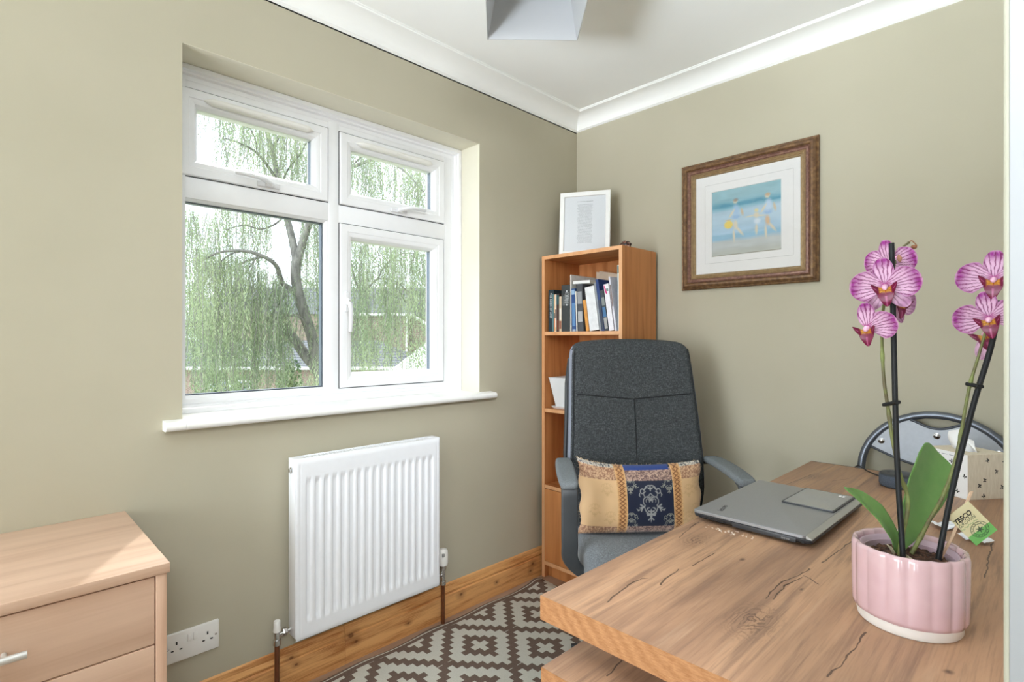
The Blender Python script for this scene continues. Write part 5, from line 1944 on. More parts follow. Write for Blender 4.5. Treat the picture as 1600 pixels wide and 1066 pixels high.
def stem_mat():
    t = NT('orchid_stem')
    nn = t.noise(t.pos(), 40, 3)
    t.bsdf(t.ramp(nn, [(0.35, rgb(92, 84, 56)), (0.55, rgb(110, 116, 62)), (0.7, rgb(128, 140, 78))]), 0.5)
    return t.m


M_STEM = stem_mat()
spikes = [[(1405, 868, .80), (1409, 840, .80), (1418, 800, .805), (1417, 772, .81), (1406, 740, .815), (1395, 690, .82), (1388, 640, .825), (1382, 600, .825), (1379, 560, .828), (1378, 520, .83), (1380, 485, .83), (1386, 455, .835), (1396, 420, .84), (1404, 398, .84), (1411, 386, .84), (1420, 379, .84)],
          [(1424, 866, .81), (1437, 842, .815), (1454, 810, .82), (1471, 780, .825), (1484, 748, .825), (1495, 710, .825), (1503, 670, .825), (1508, 640, .825), (1516, 600, .825), (1528, 560, .825), (1538, 525, .825), (1548, 490, .83), (1556, 450, .835)]]
for sp in spikes:
    bm = bmesh.new()
    pts = smooth_path([at(*p) for p in sp], 6)
    n_ = len(pts)
    tube(bm, pts, [0.0030 - 0.0014 * i / n_ + (0.0007 if i % 14 in (6, 7) else 0) for i in range(n_)], 10)
    st = bm_obj('flower_spike', bm, M_STEM, orc, smooth=70)
# withered bud at the tip of the first spike
bm = bmesh.new()
tube(bm, smooth_path([at(1420, 379, .84), at(1424, 376, .84), at(1428, 379, .838), at(1433, 384, .836)], 4), 0.0008, 6)
bmesh.ops.create_icosphere(bm, subdivisions=3, radius=0.0042, matrix=Matrix.Translation(at(1428, 386, .838)) @ Matrix.Diagonal((1, 1, 0.8, 1)))
bm_obj('withered_bud', bm, plain('withered_brown', rgb(140, 92, 62), 0.7, var=0.2, vscale=300), orc, smooth=60)
bm = bmesh.new()
tube(bm, [at(1404, 398, .836), at(1406, 404, .834), at(1406, 409, .832)], [0.0012, 0.004, 0.0015], 8)
bm_obj('flower_stalk', bm, plain('stalk_tan', rgb(170, 122, 96), 0.6), orc, smooth=60)

M_PETAL = paint_mat('orchid_petal', 0.5, 0.3, 0.1, 0.0, trans=0.30)


def petal(name, base, d, n, L, W, parent, kind='round', cup=0.12, veins=9, seed=0, wave=0.02, pale=0.0):
    d = Vector(d).normalized()
    n = (Vector(n) - d * Vector(n).dot(d)).normalized()
    s = d.cross(n)
    nu, nv = 44, 37
    A, B = np.meshgrid(np.linspace(0, 1, nu), np.linspace(-1, 1, nv), indexing='ij')
    if kind == 'round':
        prof = np.sqrt(np.clip(1 - ((A - 0.58) / 0.44) ** 2, 0, 1)) * (A > 0.2) + 0
        neck = 0.16 + 0.84 * np.clip(A / 0.45, 0, 1) ** 1.1
        prof = np.minimum(np.sqrt(np.clip(1 - (np.clip(A - 0.5, 0, 1) / 0.505) ** 2, 0, 1)), neck)
    elif kind == 'oval':
        prof = np.sqrt(np.clip(1 - ((A - 0.52) / 0.49) ** 2, 0, 1)) * 1.0
        prof = np.maximum(prof, 0.25 * (1 - A))
    else:
        prof = np.sin(np.pi * np.clip(A, 0, 1) ** 0.75) ** 0.8
        prof = np.maximum(prof, 0.2 * (1 - A))
    bx = B * W / 2 * prof
    ax_ = A * L
    cupz = cup * L * ((A - 0.35) ** 2 * 1.2 - 0.15) + cup * 1.2 * L * (B * prof) ** 2 * 0.35 + wave * L * np.sin(B * 5 + seed) * A * np.sin(A * 6 + seed)
    b0, dn, sn_, nn_ = (np.array(v) for v in (base, d, s, n))
    P = b0 + ax_[..., None] * dn + bx[..., None] * sn_ + cupz[..., None] * nn_
    r = np.random.RandomState(seed)
    th = np.arctan2(bx, ax_ + 0.15 * L)
    bend = th * (1.0 + 0.25 * A)
    nz_ = smooth_noise((nu, nv), (10, 10), seed) - 0.5
    st_ = np.abs(np.sin(bend * veins * 1.9 + nz_ * 1.1))
    vein = np.clip((0.52 - st_) / 0.22, 0, 1)
    rad_ = np.maximum(A, np.abs(B) * (0.65 + 0.35 * A))
    edge = np.clip((rad_ - 0.58) / 0.30, 0, 1)
    rim = np.clip((np.maximum(A, np.abs(B)) - 0.94) / 0.04, 0, 1)
    core = np.clip((0.22 - A) / 0.2, 0, 1)
    c = np.zeros((nu, nv, 3)) + C3(230, 190, 218)
    c = lerp(c, C3(160, 50, 144), np.clip(edge * 0.75 + (nz_ + 0.3) * 0.5 * edge, 0, 1))
    c = lerp(c, C3(124, 22, 92), vein * (0.90 - 0.2 * rim))
    c = lerp(c, C3(176, 50, 136), core)
    c = lerp(c, C3(226, 176, 212), rim * 0.7)
    if pale:
        c = lerp(c, C3(236, 208, 226), np.full(A.shape, pale))
    return painted(name, P, c, M_PETAL, parent, thick=0.0006)


def lip(base, n, u, s, parent, seed=0):
    """three-lobed lip: two side lobes curving up, a pointed mid lobe, yellow callus"""
    n, u = Vector(n).normalized(), Vector(u).normalized()
    r = u.cross(n)
    nu, nv = 26, 21
    A, B = np.meshgrid(np.linspace(0, 1, nu), np.linspace(-1, 1, nv), indexing='ij')
    b0 = np.array(base)
    nn_, uu_, rr_ = (np.array(v) for v in (n, u, r))

    def col(A, B, tipdark=True):
        c = np.zeros((nu, nv, 3)) + C3(112, 6, 56)
        c = lerp(c, C3(216, 160, 66), np.clip((0.32 - A) / 0.15, 0, 1))
        stripe = (np.abs(np.sin(B * 9)) < 0.25) & (A < 0.4)
        c = np.where(stripe[..., None], C3(150, 50, 50), c)
        c = lerp(c, C3(206, 110, 160), np.clip((0.14 - np.abs(B)) / 0.08, 0, 1) * (A > 0.45) * 0.6)
        return c
    w = 0.5 * s * (0.34 + 0.95 * np.sin(np.pi * np.clip(A, 0, 1) ** 0.8) ** 0.8 * (1 - 0.45 * A)) * 0.55
    P = b0 + nn_ * (0.20 * s * np.sin(A * 2.2))[..., None] + uu_ * (-0.72 * s * A ** 1.2 + 0.08 * s * B ** 2)[..., None] + rr_ * (B * w)[..., None]
    m_ = painted('lip', P, col(A, B), M_LIP, parent, thick=0.0008)
    for q in (-1, 1):
        w = 0.17 * s * np.sin(np.pi * (0.12 + 0.86 * A)) ** 0.7
        P = b0 + nn_ * (0.10 * s + 0.30 * s * A + 0.04 * s * B)[..., None] + uu_ * (-0.05 * s + 0.30 * s * A * A + B * w)[..., None] + rr_ * (q * (0.10 * s + 0.34 * s * A ** 0.8))[..., None]
        painted('lip_lobe', P, col(A, B), M_LIP, parent, thick=0.0008)


M_LIP = paint_mat('orchid_lip', 0.35, 0.5, 0.0, 0.0, trans=0.1)
M_COL = plain('orchid_column', rgb(226, 176, 200), 0.4, var=0.2, vscale=120)


def flower(px, py, dep, s, yaw=0.0, pitch=0.0, roll=0.0, parts='dLRlrP', seed=0, pale=0.0, attach=None):
    """dorsal sepal, petals, lower sepals, lip; s = petal length"""
    c = at(px, py, dep)
    view = (CAM - c).normalized()
    up = Vector((0, 0, 1))
    right = up.cross(view).normalized()         # to the right in the picture
    M = Matrix.Rotation(math.radians(yaw), 3, up) @ Matrix.Rotation(math.radians(pitch), 3, right)
    n = M @ view
    u = (up - n * up.dot(n)).normalized()
    u = Matrix.Rotation(math.radians(roll), 3, n) @ u
    r = u.cross(n)
    bm = bmesh.new()
    tube(bm, [c - n * 0.004, c + n * 0.002, c + n * 0.007 - u * 0.001, c + n * 0.010 - u * 0.003], [0.003, 0.0042, 0.0038, 0.0014], 10)
    if attach is not None:
        tube(bm, smooth_path([c - n * 0.003, c - n * 0.012 - u * 0.004, at(*attach)], 5), 0.0012, 8)
    f = bm_obj('flower', bm, M_COL, orc, smooth=70)
    if 'd' in parts:
        petal('dorsal_sepal', c - n * 0.003, u - n * 0.1, n, s * 0.95, s * 0.60, f, 'oval', 0.08, 8, seed + 1, pale=pale)
    if 'l' in parts:
        petal('lower_sepal', c - n * 0.003, -u * 0.8 - r * 0.62 - n * .1, n, s * 0.92, s * 0.5, f, 'oval', 0.1, 8, seed + 2, pale=max(pale, .3))
    if 'r' in parts:
        petal('lower_sepal', c - n * 0.003, -u * 0.8 + r * 0.62 - n * .1, n, s * 0.92, s * 0.5, f, 'oval', 0.1, 8, seed + 3, pale=max(pale, .3))
    if 'L' in parts:
        petal('petal', c - n * 0.001, -r + u * 0.16, n, s * 1.0, s * 1.02, f, 'round', 0.14, 10, seed + 4, pale=pale)
    if 'R' in parts:
        petal('petal', c - n * 0.001, r + u * 0.16, n, s * 1.0, s * 1.02, f, 'round', 0.14, 10, seed + 5, pale=pale)
    if 'P' in parts:
        lip(c - u * 0.003 + n * 0.001, n, u, s * 0.80, f, seed)
    return f


flower(1383, 448, 0.800, 0.0450, yaw=-4, pitch=6, roll=6, seed=10, attach=(1388, 452, .83))
flower(1355, 513, 0.800, 0.0400, yaw=-18, pitch=10, roll=4, parts='dRP', seed=20, attach=(1379, 490, .83))
flower(1390, 412, 0.850, 0.0400, yaw=150, pitch=-16, roll=0, parts='dLRl', seed=30, attach=(1402, 400, .838))
flower(1404, 474, 0.842, 0.0380, yaw=55, pitch=0, roll=-6, parts='RPr', seed=40, pale=0.25, attach=(1384, 470, .832))
flower(1553, 437, 0.800, 0.0455, yaw=-6, pitch=0, roll=-2, parts='dLRP', seed=50, attach=(1558, 446, .83))
flower(1546, 499, 0.800, 0.0440, yaw=-10, pitch=8, roll=8, parts='dLRP', seed=60, attach=(1546, 500, .828))
flower(1542, 522, 0.845, 0.0460, yaw=-30, pitch=0, roll=20, parts='lP', seed=70, pale=0.5, attach=(1540, 520, .828))

# leaves
t = NT('orchid_leaf')
nn = t.noise(t.pos(), 14, 4)
cn = t.ramp(nn, [(0.3, rgb(112, 158, 84)), (0.7, rgb(140, 182, 108))])
bs = t.bsdf(cn, 0.34, spec=0.5)
tl = t.n('BsdfTranslucent')
t.l(cn, tl.inputs[0])
mx = t.n('MixShader')
mx.inputs[0].default_value = 0.28
t.l(bs.outputs[0], mx.inputs[1])
t.l(tl.outputs[0], mx.inputs[2])
t.l(mx.outputs[0], t.out.inputs[0])
M_LEAF = t.m


def leaf(spine, widths, nrm, fold=0.25, n=26):
    sp = smooth_path(spine, 8)
    m = len(sp)
    bm = bmesh.new()
    grid_ = []
    for i, p in enumerate(sp):
        k = i / (m - 1)
        tg = (sp[min(i + 1, m - 1)] - sp[max(i - 1, 0)]).normalized()
        nn_ = (Vector(nrm) - tg * Vector(nrm).dot(tg)).normalized()
        sd = tg.cross(nn_)
        w = np.interp(k, *zip(*widths))
        row = []
        for j in range(15):
            b = -1 + 2 * j / 14
            row.append(bm.verts.new(p + sd * (b * w) + nn_ * (fold * w * (abs(b) ** 1.4) + 0.0007 * math.cos(b * 40))))
        grid_.append(row)
    for i in range(m - 1):
        for j in range(14):
            bm.faces.new((grid_[i][j], grid_[i + 1][j], grid_[i + 1][j + 1], grid_[i][j + 1]))
    o = bm_obj('leaf', bm, M_LEAF, orc, smooth=75)
    md = o.modifiers.new('thickness', 'SOLIDIFY')
    md.thickness = 0.0014
    return o


leaf([at(1406, 862, .82), at(1414, 832, .835), at(1430, 788, .86), at(1449, 746, .88), at(1461, 720, .89), at(1467, 708, .895)],
     [(0, .005), (0.12, .012), (0.30, .027), (0.5, .038), (0.70, .042), (0.84, .039), (0.93, .030), (0.98, .017), (1, .003)], -FWD * 1.0 + RGT * 0.25 + Vector((0, 0, 0.15)), 0.24)
leaf([at(1402, 862, .81), at(1393, 836, .805), at(1372, 806, .80), at(1350, 785, .795), at(1334, 772, .79), at(1321, 762, .785)],
     [(0, .004), (0.15, .012), (0.4, .019), (0.65, .014), (0.85, .007), (1, .0006)], Vector((0, 0, 1)) * 0.8 - FWD * 0.65, 0.35)
bm = bmesh.new()
for pts, w in (([(1398, 866, .80), (1392, 856, .795), (1386, 851, .79)], 0.006), ([(1412, 866, .80), (1420, 872, .79), (1428, 875, .785)], 0.006), ([(1410, 868, .80), (1413, 872, .79), (1412, 874, .785)], 0.005)):
    P_ = [at(*p) for p in pts]
    vs_ = []
    for i, p in enumerate(P_):
        sd = RGT * 0.5 + Vector((0, 0, 0.8))
        ww = w * (0.8, 0.7, 0.1)[i] * 0.5
        vs_.append((bm.verts.new(p + sd * ww), bm.verts.new(p - sd * ww)))
    for a, b in zip(vs_[:-1], vs_[1:]):
        bm.faces.new((a[0], b[0], b[1], a[1]))
o = bm_obj('dry_sheath', bm, plain('dry_sheath', rgb(196, 186, 158), 0.8, var=0.15, vscale=150), orc)
md = o.modifiers.new('thickness', 'SOLIDIFY')
md.thickness = 0.0008

# support stakes with their clips
M_STAKE = plain('black_stake', rgb(24, 25, 27), 0.5, var=0.05, spec=0.3)
for lab, path, cp, cq in (('left black support stake of the orchid, straight and upright', [(1411, 872, .790), (1401, 700, .805), (1393, 380, .815)], (1396, 630, .808), (1386, 632, .825)),
                          ('right black support stake of the orchid, leaning right', [(1464, 884, .800), (1487, 770, .805), (1519, 640, .812), (1549, 540, .815), (1562, 470, .815)], (1526, 603, .812), (1516, 601, .825))):
    stk = thing('plant_stake', lab, 'stake', at(*path[0]), group='orchid support stakes')
    bm = bmesh.new()
    tube(bm, smooth_path([at(*p) for p in path], 6), 0.0038, 12)
    bm_obj('rod', bm, M_STAKE, stk, smooth=60)
    bm = bmesh.new()
    a, b = at(*cp), at(*cq)
    strap(bm, [a + (a - b) * 0.65, a, b, b + (b - a) * 0.35], Vector((0, 0, 1)), 0.0055, 0.0085)
    bm_obj('clip', bm, M_STAKE, stk, smooth=50)

# care label on a wooden stick
tagp = thing('plant_label', 'cream and green care card on a thin wooden stick in the pink pot', 'label', at(1465, 880, .81))
bm = bmesh.new()
strap(bm, [at(1465, 882, .81), at(1488, 838, .812), at(1512, 782, .815), at(1518, 768, .815)], RGT, 0.0052, 0.0018)
bm_obj('stick', bm, plain('pale_wood_stick', rgb(222, 190, 160), 0.7), tagp)
kA, kB, kC, kD = at(1480, 808, .808), at(1513, 783, .808), at(1558, 828, .815), at(1533, 864, .815)   # corners
ke1 = (kC - kB)
ke2 = (kA - kB)
kn_ = ke1.cross(ke2).normalized()
if kn_.dot(toCam) < 0:
    kn_ = -kn_
kD = kA + ke1


def k3(a, b, h=0.0):
    return kB + ke1 * a + ke2 * b + kn_ * h


bm = bmesh.new()
loft(bm, [[k3(0, 0, h), k3(0.72, 0, h), k3(0.72, 1, h), k3(0, 1, h)] for h in (-0.0004, 0.0004)])
loft(bm, [[k3(0.72, 0, h), k3(1, 0, h), k3(1, 1, h), k3(0.72, 1, h)] for h in (-0.0004, 0.0004)], mat=1)
cd = bm_obj('card', bm, [plain('cream_card', rgb(228, 218, 176), 0.6, var=0.02), plain('green_card', rgb(120, 192, 104), 0.6, var=0.03)], tagp)
udir = (-ke2).normalized()
vdir = -ke1.normalized()
text_obj('card_title', 'TESCO', 0.0112, frame_matrix(k3(0.24, 0.60, 0.0007), udir, vdir), M_INK, cd, 0.0001, bold=0.0003, xscale=0.86)
bm = bmesh.new()
for k in range(5):
    c = k3(0.315, 0.90 - 0.15 * k, 0.0006)
    r_ = [c + udir * a + vdir * b for a, b in ((-.0014, -.0006), (.0008, -.0006), (.0016, .0006), (-.0006, .0006))]
    bm.faces.new([bm.verts.new(p) for p in r_])
bm_obj('card_dashes', bm, M_INK, cd)
text_obj('card_word', 'GROWN', 0.0075, frame_matrix(k3(0.385, 0.60, 0.0007), udir, vdir), plain('olive_print', rgb(120, 122, 92), 0.6), cd, 0.0001)
bm = bmesh.new()
rr = random.Random(8)
for k in range(9):
    c = k3(0.47 + 0.03 * rr.random(), 0.98 - 0.085 * k, 0.0006)
    tube(bm, [c - udir * 0.0014 - vdir * 0.001, c + vdir * 0.0016, c + udir * 0.0014 - vdir * 0.0008], 0.0003, 5)
bm_obj('card_script', bm, plain('green_print', rgb(136, 172, 112), 0.6), cd)
bm = bmesh.new()
cc = k3(0.72, 0.46, 0.0007)
for r_ in (0.0135, 0.0095):
    pts = [cc + udir * (math.cos(a) * r_) + vdir * (math.sin(a) * r_) for a in [2 * math.pi * i / 40 for i in range(41)]]
    tube(bm, pts, 0.00035, 5)
for a in range(0, 360, 60):
    a = math.radians(a + 15)
    tube(bm, [cc, cc + udir * (math.cos(a) * 0.006) + vdir * (math.sin(a) * 0.006)], [0.0013, 0.0004], 5)
for k in range(16):
    a = math.radians(k * 22.5)
    c = cc + udir * (math.cos(a) * 0.0115) + vdir * (math.sin(a) * 0.0115)
    tube(bm, [c - udir * 0.0006, c + udir * 0.0006], 0.0005, 5)
bm_obj('card_emblem', bm, plain('emblem_print', rgb(70, 92, 68), 0.6), cd)

# ------------------------------------------------------------------ outside the window
GZ = -2.7


def ext(lat, z, h):
    p = CAM + FWD * z + RGT * lat
    return Vector((p.x, p.y, h))


t = NT('lawn')
nn = t.noise(t.pos(), 0.6, 5)
t.bsdf(t.ramp(nn, [(0.35, rgb(140, 150, 112)), (0.65, rgb(184, 186, 158))]), 0.95, spec=0.1)
bm = bmesh.new()
vs_ = [bm.verts.new(p) for p in ((-120, -80, GZ), (-0.32, -80, GZ), (-0.32, 120, GZ), (-120, 120, GZ))]
bm.faces.new(vs_)
structure(bm_obj('ground', bm, t.m), 'grass and gardens outside the window')

M_BRICK = None
t = NT('brick_wall')
br = t.n('TexBrick')
mp = t.n('Mapping')
t.l(t.n('NewGeometry').outputs['Position'], mp.inputs[0])
mp.inputs['Rotation'].default_value = (math.radians(90), 0, math.radians(-45))
t.l(mp.outputs[0], br.inputs[0])
br.inputs['Color1'].default_value = rgb(138, 116, 106)
br.inputs['Color2'].default_value = rgb(124, 102, 92)
br.inputs['Mortar'].default_value = rgb(150, 142, 134)
br.inputs['Scale'].default_value = 4.0
t.bsdf(br.outputs[0], 0.9, spec=0.15)
M_BRICK = t.m


def roof_mat(name, a, b):
    t = NT(name)
    wv = t.n('TexWave', wave_type='BANDS', bands_direction='Z')
    t.l(t.n('NewGeometry').outputs['Position'], wv.inputs[0])
    wv.inputs['Scale'].default_value = 3.0
    wv.inputs['Distortion'].default_value = 0.6
    nn = t.noise(t.pos(), 6, 4, 0.7)
    f = t.math('ADD', t.math('MULTIPLY', wv.outputs[1], 0.4), t.math('MULTIPLY', nn, 0.6))
    t.bsdf(t.ramp(f, [(0.3, rgb(*a)), (0.7, rgb(*b))]), 0.9, spec=0.1)
    return t.m


M_SLATE = roof_mat('slate_roof', (82, 84, 88), (116, 118, 120))
M_TILE = roof_mat('brown_tile_roof', (112, 98, 88), (146, 132, 120))
M_OUTW = plain('white_outdoor_paint', rgb(236, 236, 236), 0.5)
M_WINDARK = plain('house_window_glass', rgb(120, 132, 142), 0.2)


def quad(bm, pts, mat=0):
    f = bm.faces.new([bm.verts.new(p) for p in pts])
    f.material_index = mat


def house(name, label, la, lb, z0, z1, eave, ridge, wallm, roofm, hip_r=0.0, hip_l=0.0, gutter=True, windows=()):
    h = thing(name, label, 'building', ext((la + lb) / 2, (z0 + z1) / 2, GZ))
    bm = bmesh.new()
    loft(bm, [[ext(la, z0, z), ext(lb, z0, z), ext(lb, z1, z), ext(la, z1, z)] for z in (GZ, eave)])
    bm_obj('wall', bm, wallm, h)
    o = 0.3
    zm = (z0 + z1) / 2
    A, B, C_, D_ = ext(la - o, z0 - o, eave - 0.05), ext(lb + o, z0 - o, eave - 0.05), ext(lb + o, z1 + o, eave - 0.05), ext(la - o, z1 + o, eave - 0.05)
    R1, R2 = ext(la - o + hip_l, zm, ridge), ext(lb + o - hip_r, zm, ridge)
    bm = bmesh.new()
    vs_ = [bm.verts.new(p) for p in (A, B, C_, D_, R1, R2)]
    for idx in ((0, 1, 5, 4), (2, 3, 4, 5), (1, 2, 5), (3, 0, 4), (0, 3, 2, 1)):
        bm.faces.new([vs_[i] for i in idx])
    bm_obj('roof', bm, roofm, h)
    if gutter:
        bm = bmesh.new()
        tube(bm, [A + Vector((0, 0, 0.0)), B], 0.07, 8)
        tube(bm, [ext(lb - 0.15, z0 - 0.08, eave - 0.1), ext(lb - 0.15, z0 - 0.08, GZ)], 0.05, 8)
        bm_obj('gutter', bm, M_OUTW, h)
    for wl, wr, wb, wt in windows:
        bm = bmesh.new()
        loft(bm, [[ext(wl, z, wb), ext(wr, z, wb), ext(wr, z, wt), ext(wl, z, wt)] for z in (z0 - 0.03, z0 - 0.01)])
        w_ = bm_obj('window', bm, M_OUTW, h)
        bm = bmesh.new()
        m_ = 0.08
        loft(bm, [[ext(wl + m_, z, wb + m_), ext((wl + wr) / 2 - m_ / 2, z, wb + m_), ext((wl + wr) / 2 - m_ / 2, z, wt - m_), ext(wl + m_, z, wt - m_)] for z in (z0 - 0.04, z0 - 0.031)])
        loft(bm, [[ext((wl + wr) / 2 + m_ / 2, z, wb + m_), ext(wr - m_, z, wb + m_), ext(wr - m_, z, wt - m_), ext((wl + wr) / 2 + m_ / 2, z, wt - m_)] for z in (z0 - 0.04, z0 - 0.031)])
        bm_obj('pane', bm, M_WINDARK, w_)
    return h


house('garage', 'low brick garage with a dark slate roof and white gutter seen through the window', -20.0, -4.3, 22.3, 27.5, 0.06, 1.15, M_BRICK, M_SLATE, hip_r=2.2, windows=((-12.5, -10.8, -1.7, -0.5), (-7.6, -6.2, -1.7, -0.5)))
h2 = house('brick_house', 'brick house with a white gutter and downpipe beyond the garage', -9.6, -5.75, 30.3, 38.0, 2.62, 4.3, M_TILE, M_SLATE, hip_r=1.2)
bm = bmesh.new()
loft(bm, [[ext(-5.7, z, GZ), ext(-2.6, z, GZ), ext(-2.6, z, 0.7), ext(-5.7, z, 2.55)] for z in (30.6, 37.0)])
bm_obj('side_extension', bm, M_TILE, h2)
bm = bmesh.new()
tube(bm, [ext(-5.75, 30.4, 2.62), ext(-2.5, 30.4, 0.68)], 0.08, 8)
bm_obj('bargeboard', bm, M_OUTW, h2)
house('far_house', 'pale distant house with a long grey roof behind the brick house', -26.0, -4.0, 46.0, 54.0, 3.4, 6.0, M_TILE, M_SLATE, gutter=False, windows=((-14.5, -13.0, 1.4, 2.8), (-10.8, -9.4, 1.4, 2.8)))
cv = thing('conservatory', 'white pitched conservatory roof at the lower right of the window view', 'building', ext(-3.3, 21, GZ))
bm = bmesh.new()
loft(bm, [[ext(-4.0, z, GZ), ext(-2.0, z, GZ), ext(-2.0, z, 0.2), ext(-4.0, z, 0.2)] for z in (19.6, 21.8)])
bm_obj('wall', bm, plain('pale_render', rgb(224, 222, 214), 0.8), cv)
bm = bmesh.new()
loft(bm, [[ext(-4.35, z, 0.10), ext(-1.7, z, 0.10), ext(-3.0, z, 1.15)] for z in (19.4, 22.0)])
bm_obj('roof', bm, M_OUTW, cv)


def leaf_mesh(name, cen, axis, side, L, W, mat, parent):
    """many small leaf blades as one mesh: cen, axis, side are (n,3)"""
    n = len(cen)
    a = axis * (L[:, None] / 2)
    s = side * (W[:, None] / 2)
    V = np.stack([cen - a, cen + s, cen + a, cen - s], 1).reshape(-1, 3)
    me = bpy.data.meshes.new(name)
    me.vertices.add(4 * n)
    me.vertices.foreach_set('co', V.ravel())
    me.loops.add(4 * n)
    me.loops.foreach_set('vertex_index', np.arange(4 * n, dtype=np.int32))
    me.polygons.add(n)
    me.polygons.foreach_set('loop_start', (np.arange(n) * 4).astype(np.int32))
    me.update(calc_edges=True)
    return link(name, me, mat, parent)


def leaf_material(name, cols, scale=0.6, tr=0.45):
    t = NT(name)
    nn = t.noise(t.pos(), scale, 3)
    n2 = t.noise(t.pos(), 9, 2)
    c = t.ramp(t.math('ADD', t.math('MULTIPLY', nn, 0.6), t.math('MULTIPLY', n2, 0.4)), [(0.35, rgb(*cols[0])), (0.5, rgb(*cols[1])), (0.65, rgb(*cols[2]))])
    b = t.bsdf(c, 0.6, spec=0.2)
    tl = t.n('BsdfTranslucent')
    t.l(c, tl.inputs[0])
    mx = t.n('MixShader')
    mx.inputs[0].default_value = tr
    t.l(b.outputs[0], mx.inputs[1])
    t.l(tl.outputs[0], mx.inputs[2])
    t.l(mx.outputs[0], t.out.inputs[0])
    return t.m


M_WILLOW = leaf_material('willow_leaf', ((108, 124, 98), (142, 156, 122), (172, 182, 144)))
M_SHRUB = leaf_material('shrub_leaf', ((74, 96, 70), (108, 128, 88), (148, 158, 114)), 1.2)
t = NT('willow_bark')
nn = t.noise(t.pos(scale=(5, 5, 1.2)), 3, 4, 0.7)
t.bsdf(t.ramp(nn, [(0.35, rgb(92, 90, 86)), (0.65, rgb(136, 134, 126))]), 0.95, spec=0.1, bump=nn, bump_strength=0.5, bump_dist=0.03)
M_BARK = t.m

wil = thing('willow_tree', 'large weeping willow with hanging pale green strands outside the window', 'tree', (at(545, 531, 10.5).x, at(545, 531, 10.5).y, GZ))
limbs_extra = [([(455, 452, 10.5), (440, 470, 10.3), (424, 492, 10.2), (405, 520, 10.1)], 0.02, 0.006), ([(404, 398, 9.8), (388, 420, 9.8), (366, 446, 9.8), (352, 470, 9.8)], 0.016, 0.006),
         ([(380, 392, 9.6), (356, 400, 9.5), (326, 430, 9.4), (305, 470, 9.3)], 0.016, 0.006), ([(447, 335, 10.8), (430, 350, 10.6), (408, 358, 10.4), (380, 352, 10.2), (350, 360, 10)], 0.022, 0.007),
         ([(438, 290, 11), (452, 262, 10.8), (470, 240, 10.7), (486, 205, 10.6)], 0.022, 0.008), ([(402, 240, 10.2), (398, 215, 10.2), (385, 190, 10.2), (378, 165, 10.2)], 0.016, 0.006),
         ([(548, 262, 9.7), (570, 240, 9.6), (600, 226, 9.5), (630, 224, 9.4)], 0.014, 0.006), ([(590, 436, 9.8), (604, 412, 9.8), (630, 396, 9.7), (662, 400, 9.6)], 0.014, 0.006), ([(618, 440, 9.6), (632, 470, 9.6), (650, 486, 9.6)], 0.010, 0.005)]
limbs = [([(560, 790, 10.4), (535, 690, 10.5), (512, 612, 10.6), (494, 575, 10.7), (478, 556, 10.8), (458, 528, 10.9), (446, 512, 11.0)], 0.145, 0.085),
         ([(512, 612, 10.6), (496, 566, 10.6), (486, 522, 10.6), (475, 488, 10.6), (467, 462, 10.6), (462, 432, 10.6), (464, 405, 10.6)], 0.105, 0.095),
         ([(464, 412, 10.6), (456, 372, 10.7), (447, 335, 10.8), (438, 290, 11), (425, 235, 11.2), (412, 180, 11.5), (405, 110, 12)], 0.08, 0.035),
         ([(464, 412, 10.6), (474, 375, 10.5), (484, 346, 10.4), (494, 310, 10.3), (500, 260, 10.2), (520, 180, 10), (530, 80, 10)], 0.085, 0.035),
         ([(465, 462, 10.6), (455, 452, 10.5), (441, 442, 10.4), (434, 420, 10.2), (424, 408, 10.0), (404, 398, 9.8), (380, 392, 9.6), (345, 394, 9.4), (312, 408, 9.2)], 0.06, 0.015),
         ([(424, 408, 10.0), (410, 402, 10.1), (380, 410, 10.2), (352, 425, 10.3), (325, 450, 10.4)], 0.03, 0.01),
         ([(438, 290, 11), (420, 262, 10.6), (402, 240, 10.2), (380, 226, 9.8), (352, 216, 9.4)], 0.035, 0.01),
         ([(425, 235, 11.2), (440, 205, 11), (452, 182, 10.9), (470, 150, 10.8)], 0.03, 0.01),
         ([(494, 310, 10.3), (520, 270, 10.0), (548, 262, 9.7), (585, 250, 9.4), (625, 262, 9.2), (662, 300, 9.1)], 0.05, 0.012),
         ([(486, 346, 10.4), (530, 345, 10.2), (560, 452, 10.0), (590, 436, 9.8), (618, 440, 9.6), (640, 458, 9.5)], 0.02, 0.010),
         ([(500, 260, 10.2), (560, 200, 9.8), (620, 170, 9.6), (680, 180, 9.4)], 0.05, 0.012),
         ([(486, 522, 10.6), (470, 497, 10.4), (452, 494, 10.3), (430, 498, 10.2)], 0.03, 0.012),
         ([(412, 180, 11.5), (380, 130, 11), (330, 110, 10.4), (280, 120, 10)], 0.05, 0.015)]
bm = bmesh.new()
for pts, r0, r1 in limbs[:2]:
    p_ = smooth_path([at(*p) for p in pts], 6)
    tube(bm, p_, [r0 + (r1 - r0) * i / (len(p_) - 1) for i in range(len(p_))], 12)
bm_obj('trunk', bm, M_BARK, wil, smooth=70)
for pts, r0, r1 in limbs[2:] + limbs_extra:
    bm = bmesh.new()
    p_ = smooth_path([at(*p) for p in pts], 6)
    tube(bm, p_, [r0 + (r1 - r0) * i / (len(p_) - 1) for i in range(len(p_))], 8)
    bm_obj('branch', bm, M_BARK, wil, smooth=70)

